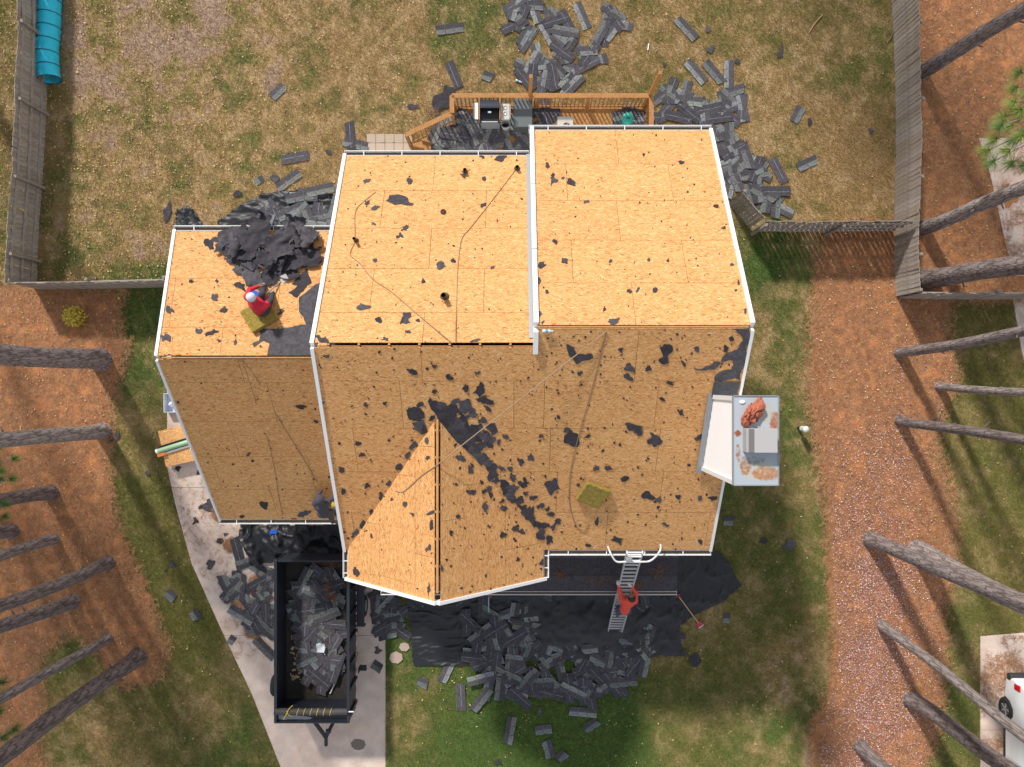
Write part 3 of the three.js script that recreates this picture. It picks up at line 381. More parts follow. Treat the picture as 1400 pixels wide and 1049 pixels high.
  tag(obj('caulk_dab', planarUV(new THREE.SphereGeometry(0.05, 16, 10).scale(1.2, 0.4, 0.8)).translate(4.5, T + 0.015, 0.36), mat([0.85, 0.87, 0.9], { roughness: 0.25 })), 'small white crumpled wrapper at the chimney cap corner', 'wrapper');
}
// vent pipes through the back slope
for (const [u, v, r, h] of [[608, 406, 0.055, 0.34], [487, 329, 0.035, 0.28], [636, 235, 0.04, 0.22], [707, 231, 0.045, 0.2], [606, 290, 0.04, 0.1]]) {
  const p = hitPlane(u, v, LB), g = new THREE.LatheGeometry([[r, 0], [r, h], [r * 0.8, h], [r * 0.8, h * 0.4], [0, h * 0.4]].map(q => new THREE.Vector2(...q)), 18);
  const vp = obj('vent_pipe', planarUV(g).translate(p.x, p.y - 0.02, p.z), mat([0.03, 0.027, 0.027], { roughness: 0.6, side: THREE.DoubleSide }), house);
  obj('boot', cy(r * 1.2, r * 1.9, 0.07, p.x, p.y + 0.03, p.z), mat([0.16, 0.1, 0.06], { roughness: 0.9 }), vp);
}
{ const p = hitPlane(979, 282, RB); obj('broken_hole', slab([[-0.05, -0.04], [0.03, -0.07], [0.07, 0], [0.04, 0.06], [-0.03, 0.05], [-0.07, 0.01]], p.addScaledVector(RB.N, 0.006), X1, RB.W, RB.N, 0.004), mat([0.05, 0.02, 0.01]), house); }

// ---------------------------------------------------------------- fences
// pickets from a to b (ground points), rails and posts on side s (+1 / -1 of the run's left normal)
function fence(a, b, hgt, s, label, o = {}) {
  const d = b.clone().sub(a), L = d.length(), n = V(d.z, 0, -d.x).normalize().multiplyScalar(s), t = thing('wooden_fence', label, 'fence', a.clone(), Math.atan2(-d.z, d.x), o.group);
  const sn = s; seed = o.seed || 3; const w = o.w || 0.138, gap = o.gap ?? 0.012, N = Math.round(L / (w + gap));
  const wave = x => 0.05 * Math.sin(x * 1.3 + (o.seed || 0)) + 0.03 * Math.sin(x * 3.1);
  const lean = x => (o.lean || 0) * Math.sin(x * 0.55 + 1);
  const board = [0, 1, 2].map(k => { const g = bx(w, hgt, 0.018, 0, hgt / 2, 0); const p = g.attributes.position; for (let i = 0; i < p.count; i++) if (p.getY(i) > hgt * 0.9 && k) p.setY(i, hgt - (p.getX(i) * (k === 1 ? 1 : -1) > 0 ? 0.012 : 0)); return g; });
  for (let i = 0; i < N; i++) { const x = (i + 0.5) * L / N, m = obj('picket', board[Math.floor(rnd() * 3)], pick(fenceWood), t); m.position.set(x, wave(x) * 0.5 + rr(-0.012, 0.012), lean(x) + rr(-0.004, 0.004)); m.rotation.set(rr(-0.012, 0.012), rr(-0.03, 0.03), rr(-0.012, 0.012)); }
  const post = o.post || 2.4;
  for (let x0 = 0; x0 < L - 0.3; x0 += post) { const x1 = Math.min(L, x0 + post), st = (x0 / post % 2) * 0.012;
    for (const y of o.rails || [0.28, 0.78, 1.28]) { const g = beam(V(x0, y + wave(x0) * 0.5, lean(x0) - sn * (0.032 + st)), V(x1, y + wave(x1) * 0.5, lean(x1) - sn * (0.032 + st)), 0.035, 0.088); obj('rail', g, fenceWood[2], t); }
    obj('post', bx(0.09, hgt - 0.05 + (o.tall || 0), 0.09, x0, (hgt - 0.05 + (o.tall || 0)) / 2, lean(x0) - sn * 0.1), fenceWood[1], t); }
  return t;
}
fence(V(-15.1, 0, -16), V(-15.55, 0, -3.1), 1.5, 1, 'weathered grey picket fence with three rails beside teal tunnel', { seed: 11, lean: 0.06 });
fence(V(-15.55, 0, -3.12), V(-7.8, 0, -3.2), 1.5, 1, 'weathered fence run between rail-side fence corner and garage wing', { seed: 13, lean: 0.03 });
fence(V(12.42, 0, -16), V(12.62, 0, -2.85), 1.5, 1, 'grey board fence of wide pickets beside leaning pine trunks', { seed: 15, lean: 0.07, gap: 0.004 });
fence(V(7.85, 0, -5.03), V(12.44, 0, -5.0), 1.5, -1, 'gapped grey fence joining back yard fence to open gate', { seed: 17, lean: 0.04, gap: 0.03, w: 0.13 });
fence(V(12.62, 0, -2.84), V(21, 0, -2.7), 1.5, 1, 'fence run turning outward past moss green neighbouring lawn', { seed: 19, lean: 0.05 });
fence(V(7.12, 0, -5.9), V(7.8, 0, -5.1), 1.45, 1, 'short brown gate panel with lit gaps beside shingle heap', { seed: 23, post: 0.9, gap: 0.02, w: 0.115 });

// ---------------------------------------------------------------- pines
function trunkGeo(pts, r0, r1) {
  const cv = new THREE.CatmullRomCurve3(pts), n = 64, k = 20, pos = [], uv = [], idx = [], fr = { a: V(), b: V() };
  for (let i = 0; i <= n; i++) { const t = Math.pow(i / n, 1.35), p = cv.getPoint(t), d = cv.getTangent(t), a = V(1, 0, 0).cross(d).normalize(), b = d.clone().cross(a), y = p.y, flare = 1 + 0.22 * Math.exp(-Math.max(0, y) / 0.28), r = (r0 + (r1 - r0) * t) * flare;
    for (let j = 0; j <= k; j++) { const q = (j % k) / k * 6.283, nn = fbm(Math.cos(q) * 2 + y * 0.6 + r0 * 90, Math.sin(q) * 2 + y * 1.4, 3), rad = r * (0.94 + 0.13 * nn + (y < 0.5 ? 0.05 * Math.sin(q * 5 + r0 * 50) * (0.5 - y) : 0)); const w = p.clone().addScaledVector(a, Math.cos(q) * rad).addScaledVector(b, Math.sin(q) * rad); pos.push(w.x, w.y, w.z); uv.push(j / k * 3, y / 1.5); } }
  for (let i = 0; i < n; i++) for (let j = 0; j < k; j++) { const a = i * (k + 1) + j, b = a + 1, c = a + k + 1, d = c + 1; idx.push(a, b, c, b, d, c); }
  const g = new THREE.BufferGeometry(); g.setAttribute('position', new THREE.Float32BufferAttribute(pos, 3)); g.setAttribute('uv', new THREE.Float32BufferAttribute(uv, 2)); g.setIndex(idx); g.computeVertexNormals(); return g;
}
function tuft(pos, col, c, R, n, dir, tone) { for (let i = 0; i < n; i++) { const d = V(rr(-1, 1), rr(-1, 1), rr(-1, 1)).normalize().addScaledVector(dir, 0.75).normalize(), s = V(d.z, rr(-0.5, 0.5), -d.x).normalize().multiplyScalar(R * 0.016), e = c.clone().addScaledVector(d, R * rr(0.75, 1.1)); e.y -= R * 0.12; pos.push(c.x - s.x, c.y - s.y, c.z - s.z, c.x + s.x, c.y + s.y, c.z + s.z, e.x, e.y, e.z); const k = rr(0.65, 1.35); for (let m = 0; m < 3; m++) col.push(tone[0] * k, tone[1] * k, tone[2] * k); } }
function needleGeo(pos, col) { const g = new THREE.BufferGeometry(); g.setAttribute('position', new THREE.Float32BufferAttribute(pos, 3)); g.setAttribute('color', new THREE.Float32BufferAttribute(col, 3)); g.setAttribute('uv', new THREE.Float32BufferAttribute(new Float32Array(pos.length / 3 * 2), 2)); g.computeVertexNormals(); return g; }
function crownGeo(sd, R, hh) { seed = sd; const pos = [], col = [];
  for (let b = 0; b < 42; b++) { const y = rr(0, hh), a = b * 2.4 + rr(-0.3, 0.3), L = R * (0.45 + 0.55 * Math.sin(Math.min(1, (1 - y / hh) * 1.2 + 0.15) * 1.57)) * rr(0.7, 1.1), d = V(Math.cos(a), 0.22, Math.sin(a));
    pos.push(0, y - 0.04, 0, 0, y + 0.04, 0, d.x * L, y + d.y * L, d.z * L); for (let m = 0; m < 3; m++) col.push(0.25, 0.18, 0.13);
    for (let k = 0; k < 9; k++) { const t = 0.35 + 0.65 * k / 8; tuft(pos, col, V(d.x * L * t + rr(-0.35, 0.35), y + d.y * L * t + rr(-0.1, 0.3), d.z * L * t + rr(-0.35, 0.35)), rr(0.34, 0.52), 34, V(d.x, 0.4, d.z), [0.14, 0.2, 0.06]); } }
  return needleGeo(pos, col); }
const crowns = [crownGeo(101, 2.6, 7), crownGeo(102, 2.1, 6), crownGeo(103, 3, 8)];
function pine(base, second, wpx, label, k, top = 15, group) {                 // second: a pixel the trunk passes
  const q = V((second[0] - CU) / F, 0, (second[1] - CV) / F), D = clamp((base.x * q.x + base.z * q.z) / (q.x * q.x + q.z * q.z), 8, 23.4), Q = P(second[0], second[1], H - D);
  const dir = Q.clone().sub(base).divideScalar(Math.max(Q.y, 0.6)); const hl = Math.hypot(dir.x, dir.z); if (hl > 0.16) { dir.x *= 0.16 / hl; dir.z *= 0.16 / hl; }
  const rk = 1.03; const at = y => V(dir.x * y + 0.05 * Math.sin(y * 0.9 + base.x), y, dir.z * y + 0.04 * Math.sin(y * 0.7 + base.z)), r = wpx / 41.7 / 2 * rk;
  const t = thing('pine_tree', label, 'tree', base, 0, group);
  obj('trunk', trunkGeo([-0.15, 0.4, 1.5, 3.5, 6, 9, 12, top + 5].map(y => y < 0 ? V(0, y, 0) : at(y)), r, r * 0.66), bark[k % 3], t);
  for (let q = 0; q < 5; q++) { const y = 1.2 + q * 1.3 + hash(k, q) * 0.9, a = hash(k * 7, q + 3) * 6.283, p = at(y), d = V(Math.cos(a), 0.35, Math.sin(a)), L = r * 0.8 + 0.05 + 0.22 * hash(q, k + 5) ** 2; obj('branch_stub', rod(p.clone().addScaledVector(d, r * 0.5), p.clone().addScaledVector(d, L), 0.03, 0.017, 7), bark[k % 3], t); }
  const c = obj('crown', crowns[k % 3], needleMat, t); c.position.copy(at(top - 2)); c.rotation.y = k * 1.7;
  return t;
}
const PT = [ // base pixel, pixel further up the trunk, width, label
  [[139, 492], [0, 484], 27, 'thick pine trunk standing near the yellow shrub'], [[142, 588], [0, 604], 20, 'pine trunk beside dark felt scrap on straw bed border'],
  [[73, 674], [0, 686], 19, 'short looking pine trunk below green needle sprays in straw'], [[17, 727], [-20, 734], 18, 'stubby pine trunk just inside the straw bed, thicker than its slim neighbour'],
  [[77, 738], [0, 759], 14, 'slim pine trunk behind the long trunk facing the garage wing'], [[150, 769], [0, 829], 17, 'long pine trunk growing beside the driveway curve'],
  [[101, 822], [0, 856], 19, 'greenish lichen covered pine trunk on the straw bed'], [[150, 871], [0, 958], 13, 'thin pine trunk crossing the worn dirt patch'],
  [[189, 897], [0, 1036], 22, 'large pine trunk at the rounded tip of the straw bed'], [[1254, 101], [1400, 16], 20, 'dark pine trunk behind board fence beside needle sprays'],
  [[1258, 312], [1400, 259], 19, 'pine trunk between board fence and narrow concrete path'], [[1264, 383], [1400, 363], 26, 'thick pine trunk in the corner of the board fence'],
  [[1227, 484], [1400, 453], 14, 'pine trunk on straw just outside the fence corner'], [[1281, 528], [1400, 536], 11, 'thinnest pine trunk at the moss lawn border'],
  [[1228, 574], [1400, 603], 13, 'slender pine trunk at the head of the leaf drift'], [[1190, 738], [1400, 824], 20, 'pine trunk rooted in pink leaves beside a second thicker trunk'],
  [[1204, 852], [1400, 1006], 13, 'thin pale pine trunk crossing in front of the white car'], [[1243, 956], [1400, 1064], 21, 'stout dark pine trunk beside stained concrete pad'],
  [[1176, 1020], [1262, 1100], 17, 'pine trunk at the bottom end of the leaf drift'], [[1252, 752], [1400, 826], 25, 'thick rough pine trunk standing behind its close neighbour on leaf drift']];
PT.forEach(([b, s, w, l], i) => pine(P(b[0], b[1]), s, w, l, i, 15 + (i * 7 % 5)));
[[-17.8, -10.5], [-23.5, -10], [-26, -7], [-19.5, -6.5], [2, -29], [5.2, -27], [-27, -14], [-24.5, -16]].forEach(([x, z], i) => { const b = V(x, 0, z); const u = px(x, z); pine(b, [u[0] + (u[0] - CU) * 0.3, u[1] + (u[1] - CV) * 0.3], 20, 'tall pine with full crown rising beyond the weathered yard fence', i + 1, 15 + i % 4, 'pines beyond the yard fence'); });
// low boughs of green needles that reach into view
function bough(base, tufts, label, tone, R) {
  const t = thing('young_pine', label, 'tree', base); seed = 71 + tufts.length;
  obj('trunk', trunkGeo([0, 0.5, 1.5, 3, 4.5, 6, 7, 7.6].map(y => V(0.02 * y, y - 0.05, 0.01 * y)), 0.09, 0.02), bark[2], t);
  const pos = [], col = [], br = [];
  for (const [u, v, y] of tufts) { const c = P(u, v, y).sub(base), root = V(0.02 * (y - 0.7), y - 0.7, 0.01 * y), mid = root.clone().lerp(c, 0.55).add(V(0, 0.15, 0)); br.push(tube([root, mid, c], 0.014, 10, 5)); const d = c.clone().sub(root).setY(0.35).normalize(); tuft(pos, col, c, R, 150, d, tone[Math.floor(rnd() * tone.length)]); for (let k = 0; k < 3; k++) tuft(pos, col, c.clone().lerp(root, 0.12 + 0.1 * k).add(V(rr(-0.2, 0.2), rr(-0.1, 0.1), rr(-0.2, 0.2))), R * 0.9, 90, d, tone[Math.floor(rnd() * tone.length)]); }
  obj('branch', br, bark[0], t); obj('crown', needleGeo(pos, col), needleMat, t);
}
bough(V(17.7, 0, -8.6), [[1362, 190, 5.2], [1375, 160, 5], [1390, 120, 4.8], [1396, 100, 4.6], [1370, 172, 5.4], [1360, 220, 5], [1385, 222, 4.8], [1398, 185, 5.5], [1352, 205, 4.6], [1380, 205, 5.6], [1396, 150, 5.3], [1405, 225, 5], [1388, 140, 5.2]], 'green young pine with long needle sprays over the concrete path', [[0.32, 0.4, 0.16], [0.42, 0.43, 0.17], [0.26, 0.37, 0.17]], 0.37);
bough(V(-17.4, 0, 3.2), [[18, 628, 3], [14, 656, 3.2], [-2, 645, 3.4], [4, 690, 3.2], [4, 706, 3], [-6, 612, 3]], 'young pine with dark needle tips over the straw bed', [[0.16, 0.26, 0.07], [0.12, 0.22, 0.06]], 0.26);
bough(V(-17.6, 0, 10.8), [[4, 950, 3.4], [18, 998, 3.4], [2, 1010, 3.6], [-4, 975, 3.4], [0, 935, 3]], 'young pine with olive needle tips above the large trunk', [[0.17, 0.22, 0.06], [0.13, 0.18, 0.05]], 0.3);
{ // small yellow shrub
  const t = thing('yellow_shrub', 'small yellow leaved shrub in fence shade on straw bed', 'shrub', P(108, 434)); seed = 81; const pos = [], col = [], st = [];
  for (let i = 0; i < 420; i++) { const a = rr(0, 6.28), h = rr(0.08, 0.5), r = 0.34 * Math.sqrt(rnd()) * Math.sin(Math.min(1, (0.6 - h) * 2.2 + 0.3) * 1.5), c = V(Math.cos(a) * r, h, Math.sin(a) * r), d = V(rr(-1, 1), rr(-0.4, 0.6), rr(-1, 1)).normalize().multiplyScalar(0.05), s = V(d.z, rr(-0.02, 0.02), -d.x).multiplyScalar(0.6), k = rr(0.6, 1.2); const p = [c.clone().sub(d), c.clone().add(s), c.clone().add(d), c.clone().sub(d), c.clone().add(d), c.clone().sub(s)]; for (const q of p) { pos.push(q.x, q.y, q.z); col.push(0.62 * k, 0.46 * k, 0.05 * k); } }
  for (let i = 0; i < 9; i++) { const a = i * 0.7; st.push(rod(V(0, 0, 0), V(Math.cos(a) * 0.22, 0.4, Math.sin(a) * 0.22), 0.008, 0.004, 6)); }
  obj('leaves', needleGeo(pos, col), mat([1, 1, 1], { vertexColors: true, roughness: 0.7, side: THREE.DoubleSide }), t); obj('stem', st, bark[2], t);
}

// ---------------------------------------------------------------- teal tunnel
{
  const t = thing('play_tunnel', 'teal fabric crawl tunnel with dark hoops lying along the fence', 'tunnel'); seed = 91;
  const rings = 60, k = 40, pos = [], idx = [], A = P(76, -60, 0.3), pts = [P(70, -60, 0.3), P(69, 0, 0.3), P(67, 40, 0.3), P(65.5, 75, 0.3), P(66, 92, 0.3), P(68.5, 109, 0.3)], cv = new THREE.CatmullRomCurve3(pts), L = cv.getLength(), hoop = 0.42, R = 0.34;
  for (let i = 0; i <= rings; i++) { const t1 = i / rings, c = cv.getPointAt(t1), d = cv.getTangentAt(t1), a = V(d.z, 0, -d.x).normalize(), f = Math.abs((((1 - t1) * L / hoop) % 1) - 0.5) * 2, bulge = 0.94 + 0.06 * f;
    for (let j = 0; j <= k; j++) { const q = (j % k) / k * 6.283, w = (fbm(Math.cos(q) * 3 + i * 0.33, Math.sin(q) * 3 + i * 0.2, 3) - 0.5) * 0.07 * (1.1 - f), r = R * bulge + w; pos.push(c.x + a.x * Math.cos(q) * r, Math.max(0.02, 0.33 + Math.sin(q) * r), c.z + a.z * Math.cos(q) * r); } }
  for (let i = 0; i < rings; i++) for (let j = 0; j < k; j++) { const a = i * (k + 1) + j, b = a + 1, c = a + k + 1, d = c + 1; idx.push(a, b, c, b, d, c); }
  const g = new THREE.BufferGeometry(); g.setAttribute('position', new THREE.Float32BufferAttribute(pos, 3)); g.setIndex(idx); g.computeVertexNormals(); g.setAttribute('uv', new THREE.Float32BufferAttribute(new Float32Array(pos.length / 3 * 2), 2));
  obj('fabric', g, mat([0.015, 0.55, 0.74], { roughness: 0.5, side: THREE.DoubleSide }), t);
  for (let s = 0; s * hoop < L; s++) { const t1 = 1 - s * hoop / L; const c = cv.getPointAt(t1), d = cv.getTangentAt(t1), h = new THREE.TorusGeometry(R * 1.005, 0.014, 8, 40); h.applyQuaternion(new THREE.Quaternion().setFromUnitVectors(Z1, d)); obj('hoop', planarUV(h).translate(c.x, 0.335, c.z), mat([0.02, 0.08, 0.13], { roughness: 0.6 }), t); }
}

// ---------------------------------------------------------------- deck
const DY = 0.9;                                                    // deck floor
{
  const t = thing('deck', 'honey brown timber deck with baluster railing behind the house', 'deck', V(0, 0, 0)); seed = 111;
  const x0 = -1.82, x1 = 4.22, z0 = -8.72, z1 = -5.96, rect = [[x0, z0], [x1, z0], [x1, z1], [x0, z1]], c = Math.SQRT1_2;
  for (let k = -60; k < 60; k++) { const m = k * 0.146, q = a => [a[0] * c - a[1] * c, a[0] * c + a[1] * c], b = [[-12, m], [12, m], [12, m + 0.138], [-12, m + 0.138]].map(([a, w]) => [a * c + w * c + 1, -a * c + w * c - 7]), p = clipTo(b, rect); if (p.length > 2) obj('deck_board', slab(p, V(0, DY, 0), X1, Z1, Y1, 0.03, [rnd(), rnd()]), pick(deckWood), t); }
  obj('rim_joist', beam(V(x0, DY - 0.13, z0 - 0.02), V(x1, DY - 0.13, z0 - 0.02), 0.04, 0.2), deckWood[1], t);
  const rail = (a, b, posts, gap = 0.125) => {
    const d = b.clone().sub(a), L = d.length(); d.normalize(); const top = 0.95;
    obj('top_rail', beam(a.clone().add(V(0, top, 0)), b.clone().add(V(0, top, 0)), 0.14, 0.04), deckWood[0], t);
    for (const y of [0.1, top - 0.07]) obj('rail', beam(a.clone().add(V(0, y, 0)), b.clone().add(V(0, y, 0)), 0.04, 0.085), deckWood[1], t);
    const n = Math.round(L / gap); for (let i = 1; i < n; i++) { const p = a.clone().lerp(b, i / n); obj('baluster', bx(0.035, top - 0.1, 0.035, p.x, p.y + top / 2 - 0.01, p.z), deckWood[1], t); }
    for (const f of posts) { const p = a.clone().lerp(b, f); obj('post', bx(0.092, top - 0.03 + (p.y), 0.092, p.x, (top + p.y) / 2 - 0.01, p.z), deckWood[1], t); }
  };
  rail(V(x0, DY, z0), V(x1, DY, z0), [0, 0.425, 0.69, 1]); rail(V(x1, DY, z0), V(x1, DY, -6.05), [0.5]); rail(V(x0, DY, z0), V(x0, DY, -8.2), []);
  for (const [u, v, y] of [[726, 104, 3.15], [903, 99, 3.4]]) { const p = P(u, v, y); obj('tall_post', rb(0.1, y, 0.1, 0.006, p.x, y / 2, Math.min(p.z, z0 + 0.1)), deckWood[0], t); }
  // steps going down away from the angled railing
  const A = V(-1.82, DY, -8.2), B = P(556, 186, 1.0); 
  const a0 = V(A.x, 0, A.z), b0 = V(B.x, 0, B.z), d = b0.clone().sub(a0).normalize(), nrm = V(-d.z, 0, d.x); if (nrm.z < 0) nrm.negate();
  obj('top_rail', beam(V(A.x, 1.83, A.z), V(B.x, 1.12, B.z), 0.14, 0.04), deckWood[0], t); obj('rail', beam(V(A.x, 1.0, A.z), V(B.x, 0.3, B.z), 0.04, 0.085), deckWood[1], t);
  for (let i = 0; i <= 10; i++) { const f = i / 10, p = A.clone().lerp(B, f); obj('baluster', bx(0.035, 0.78, 0.035, p.x, 1.42 - 0.71 * f, p.z), deckWood[1], t); }
  for (const f of [0, 1]) { const p = A.clone().lerp(B, f); obj('post', bx(0.092, 1.8 - 0.7 * f, 0.092, p.x, 0.9 - 0.35 * f, p.z), deckWood[1], t); }
  for (let i = 0; i < 4; i++) { const p = a0.clone().lerp(b0, (i + 0.7) / 4.3).addScaledVector(nrm, 1.0); const g = rb(0.36, 0.035, 2.0, 0.006); g.rotateY(Math.atan2(-nrm.z, nrm.x) + Math.PI / 2); obj('stair_tread', g.translate(p.x, DY - 0.18 * (i + 1), p.z), deckWood[2], t); }
  const e = a0.clone().addScaledVector(nrm, 2.0), e2 = b0.clone().addScaledVector(nrm, 2.0); obj('top_rail', beam(V(e.x, 1.83, e.z), V(e2.x, 1.12, e2.z), 0.14, 0.04), deckWood[0], t); obj('post', bx(0.092, 1.8, 0.092, e.x, 0.9, e.z), deckWood[1], t);
}
{ // grill, storage bench, air conditioner box, teal bucket
  const wht = mat([0.75, 0.75, 0.74], { roughness: 0.4 });
  const gp = P(669.5, 148, 1.9); const g = thing('gas_grill', 'gas grill with closed black lid and side shelves on deck', 'grill', V(gp.x, DY, gp.z + 0.05));
  { const l = new THREE.CylinderGeometry(0.33, 0.33, 0.6, 24, 1, false, 0, Math.PI).rotateZ(Math.PI / 2); l.rotateX(-Math.PI / 2); l.scale(1, 0.7, 1); obj('lid', [planarUV(l.rotateX(Math.PI / 2).rotateX(-Math.PI / 2)).translate(0, 0.92, 0)], mat([0.03, 0.035, 0.05], { roughness: 0.3, metalness: 0.3 }), g); }
  for (const s of [-1, 1]) obj('lid_end', rb(0.03, 0.25, 0.66, 0.012, s * 0.31, 0.98, 0), mat([0.42, 0.24, 0.12], { roughness: 0.4, metalness: 0.3 }), g);
  obj('firebox', rb(0.62, 0.2, 0.6, 0.02, 0, 0.82, 0), black, g); obj('cart', rb(0.58, 0.66, 0.5, 0.02, 0, 0.38, 0), dullMetal, g);
  obj('handle', rod(V(-0.24, 1.0, 0.36), V(0.24, 1.0, 0.36), 0.018), metal, g); obj('badge', rb(0.1, 0.012, 0.05, 0.004, 0, 1.14, 0.12), metal, g);
  obj('side_shelf', rb(0.1, 0.04, 0.5, 0.01, -0.4, 0.9, 0), wht, g); obj('side_shelf', rb(0.26, 0.04, 0.48, 0.01, 0.47, 0.9, 0.02), mat([0.5, 0.47, 0.42], { roughness: 0.5 }), g);
  for (const k of [-1, 1]) obj('shelf_burner', planarUV(new THREE.TorusGeometry(0.05, 0.014, 8, 20).rotateX(Math.PI / 2)).translate(0.46, 0.93, k * 0.09 - 0.02), metal, g);
  for (const s of [-1, 1]) for (const q of [-1, 1]) obj('wheel', planarUV(new THREE.CylinderGeometry(0.06, 0.06, 0.03, 14).rotateZ(Math.PI / 2)).translate(s * 0.25, 0.06, q * 0.2), rubber, g);
  obj('side_rail', [rod(V(0.62, 0.94, -0.2), V(0.62, 0.94, 0.24), 0.012), rod(V(-0.47, 0.94, -0.22), V(-0.47, 0.94, 0.24), 0.012)], metal, g);
  const bp = P(691, 165, 1.5); const b = thing('white_bucket', 'white plastic bucket standing beside the gas grill', 'bucket', V(bp.x, DY, bp.z)); obj('shell', planarUV(new THREE.LatheGeometry([[0.001, 0], [0.12, 0], [0.145, 0.34], [0.155, 0.345], [0.155, 0.36], [0.135, 0.36], [0.115, 0.02], [0.001, 0.02]].map(q => new THREE.Vector2(...q)), 24)), mat([0.55, 0.57, 0.55], { roughness: 0.5, side: THREE.DoubleSide }), b); obj('handle', planarUV(new THREE.TorusGeometry(0.15, 0.005, 6, 20, Math.PI).rotateX(1.3)).translate(0, 0.34, 0), metal, b);
  const sp = P(715, 152, 1.6); const s = thing('storage_bench', 'grey deck box bench strewn with felt scraps beside grill', 'bench', V(sp.x, DY, sp.z)); obj('box', rb(0.56, 0.5, 0.85, 0.02, 0, 0.28, 0), mat([0.07, 0.085, 0.09], { roughness: 0.6 }), s); obj('lid', rb(0.58, 0.05, 0.88, 0.015, 0, 0.56, 0), mat([0.1, 0.12, 0.125], { roughness: 0.55 }), s); for (const q of [-1, 1]) obj('hinge', rb(0.06, 0.02, 0.02, 0.004, q * 0.18, 0.57, -0.44), metal, s);
  const ap = P(773, 168, 1.4); const a = thing('heat_pump', 'beige metal heat pump with round fan opening beside gutter', 'heat pump', V(ap.x, DY, ap.z + 0.1)); const bei = mat([0.5, 0.46, 0.4], { roughness: 0.5 }); obj('case', rb(0.5, 0.5, 0.6, 0.03, 0, 0.27, 0), bei, a); obj('fan_ring', planarUV(new THREE.TorusGeometry(0.13, 0.02, 8, 28).rotateX(Math.PI / 2)).translate(0.03, 0.525, 0.02), bei, a); obj('fan_opening', cy(0.125, 0.125, 0.012, 0.03, 0.523, 0.02, 28), black, a); for (let k = 0; k < 5; k++) { const f = rb(0.11, 0.006, 0.045, 0.002, 0.06, 0, 0); f.rotateX(0.5).rotateY(k * 1.257); obj('fan_blade', f.translate(0.03, 0.535, 0.02), dullMetal, a); }
  const tp = P(858, 158, 1.25); const tb = thing('teal_bucket', 'teal green lidded bucket near the deck corner', 'bucket', V(tp.x, DY, tp.z + 0.12)); const teal = mat([0.02, 0.36, 0.28], { roughness: 0.45 }); obj('shell', planarUV(new THREE.LatheGeometry([[0.001, 0], [0.13, 0], [0.17, 0.2], [0.175, 0.4], [0.16, 0.42], [0.001, 0.42]].map(q => new THREE.Vector2(...q)), 26)), teal, tb); obj('lid', planarUV(new THREE.LatheGeometry([[0.001, 0.03], [0.14, 0.025], [0.18, 0], [0.18, -0.02]].map(q => new THREE.Vector2(...q)), 26)).translate(0, 0.43, 0), mat([0.03, 0.42, 0.33], { roughness: 0.4 }), tb); obj('handle', rb(0.1, 0.02, 0.03, 0.006, 0, 0.47, 0), black, tb);
}

// ---------------------------------------------------------------- felt: torn scraps, heaps, plastic sheets
function rough(pts, amp, it = 2) { let p = pts; for (let k = 0; k < it; k++) { const q = []; p.forEach((a, i) => { const b = p[(i + 1) % p.length], L = Math.hypot(b[0] - a[0], b[1] - a[1]); q.push(a, [(a[0] + b[0]) / 2 + rr(-1, 1) * amp * L, (a[1] + b[1]) / 2 + rr(-1, 1) * amp * L]); }); p = q; } return p; }
function blob(u, v, w, h, a = rr(-0.6, 0.6), n = 9) { const p = [], sp = rr(0.35, 0.8); for (let k = 0; k < n; k++) { const t = (k + rr(-0.4, 0.4)) / n * 6.283, r = rr(1 - sp, 1.15) * (0.95 + 0.38 * sp), x = Math.cos(t) * w / 2 * r, y = Math.sin(t) * h / 2 * r; p.push([u + x * Math.cos(a) - y * Math.sin(a), v + x * Math.sin(a) + y * Math.cos(a)]); } return p; }
function selfCross(p) { const n = p.length, c = (a, b, d) => (b[0] - a[0]) * (d[1] - a[1]) - (b[1] - a[1]) * (d[0] - a[0]); for (let i = 0; i < n; i++) for (let j = i + 2; j < n; j++) { if (!i && j === n - 1) continue; const a = p[i], b = p[(i + 1) % n], d = p[j], e = p[(j + 1) % n]; if (c(a, b, d) * c(a, b, e) < 0 && c(d, e, a) * c(d, e, b) < 0) return true; } return false; }
function safeRough(p, amp, it) { for (let k = 0; k < 8; k++) { const q = rough(p, amp * (1 - k / 8), it); if (!selfCross(q)) return q; } return p; }
const clipNoise = s => (s.poly);
function feltOn(pts, s, lift = 0.008, thick = 0.004) { const q = clipTo(pts.map(([u, v]) => uw(hitPlane(u, v, s), s)), s.poly.map(p => [p[0], p[1]])); if (q.length < 3) return null; let ar = 0; q.forEach((a, i) => { const b = q[(i + 1) % q.length]; ar += a[0] * b[1] - b[0] * a[1]; }); if (Math.abs(ar) < 2e-4) return null; return slab(q, s.O.clone().addScaledVector(s.N, lift + thick), s.U, s.W, s.N, thick, [rnd(), rnd()]); }
function scrap(pts, s, label, group, lift) { const g = s && feltOn(pts, s, lift ?? rr(0.006, 0.012)); if (!g) return; tag(obj('felt_scrap', g, pick(felt)), label, 'felt', group); }
seed = 201;
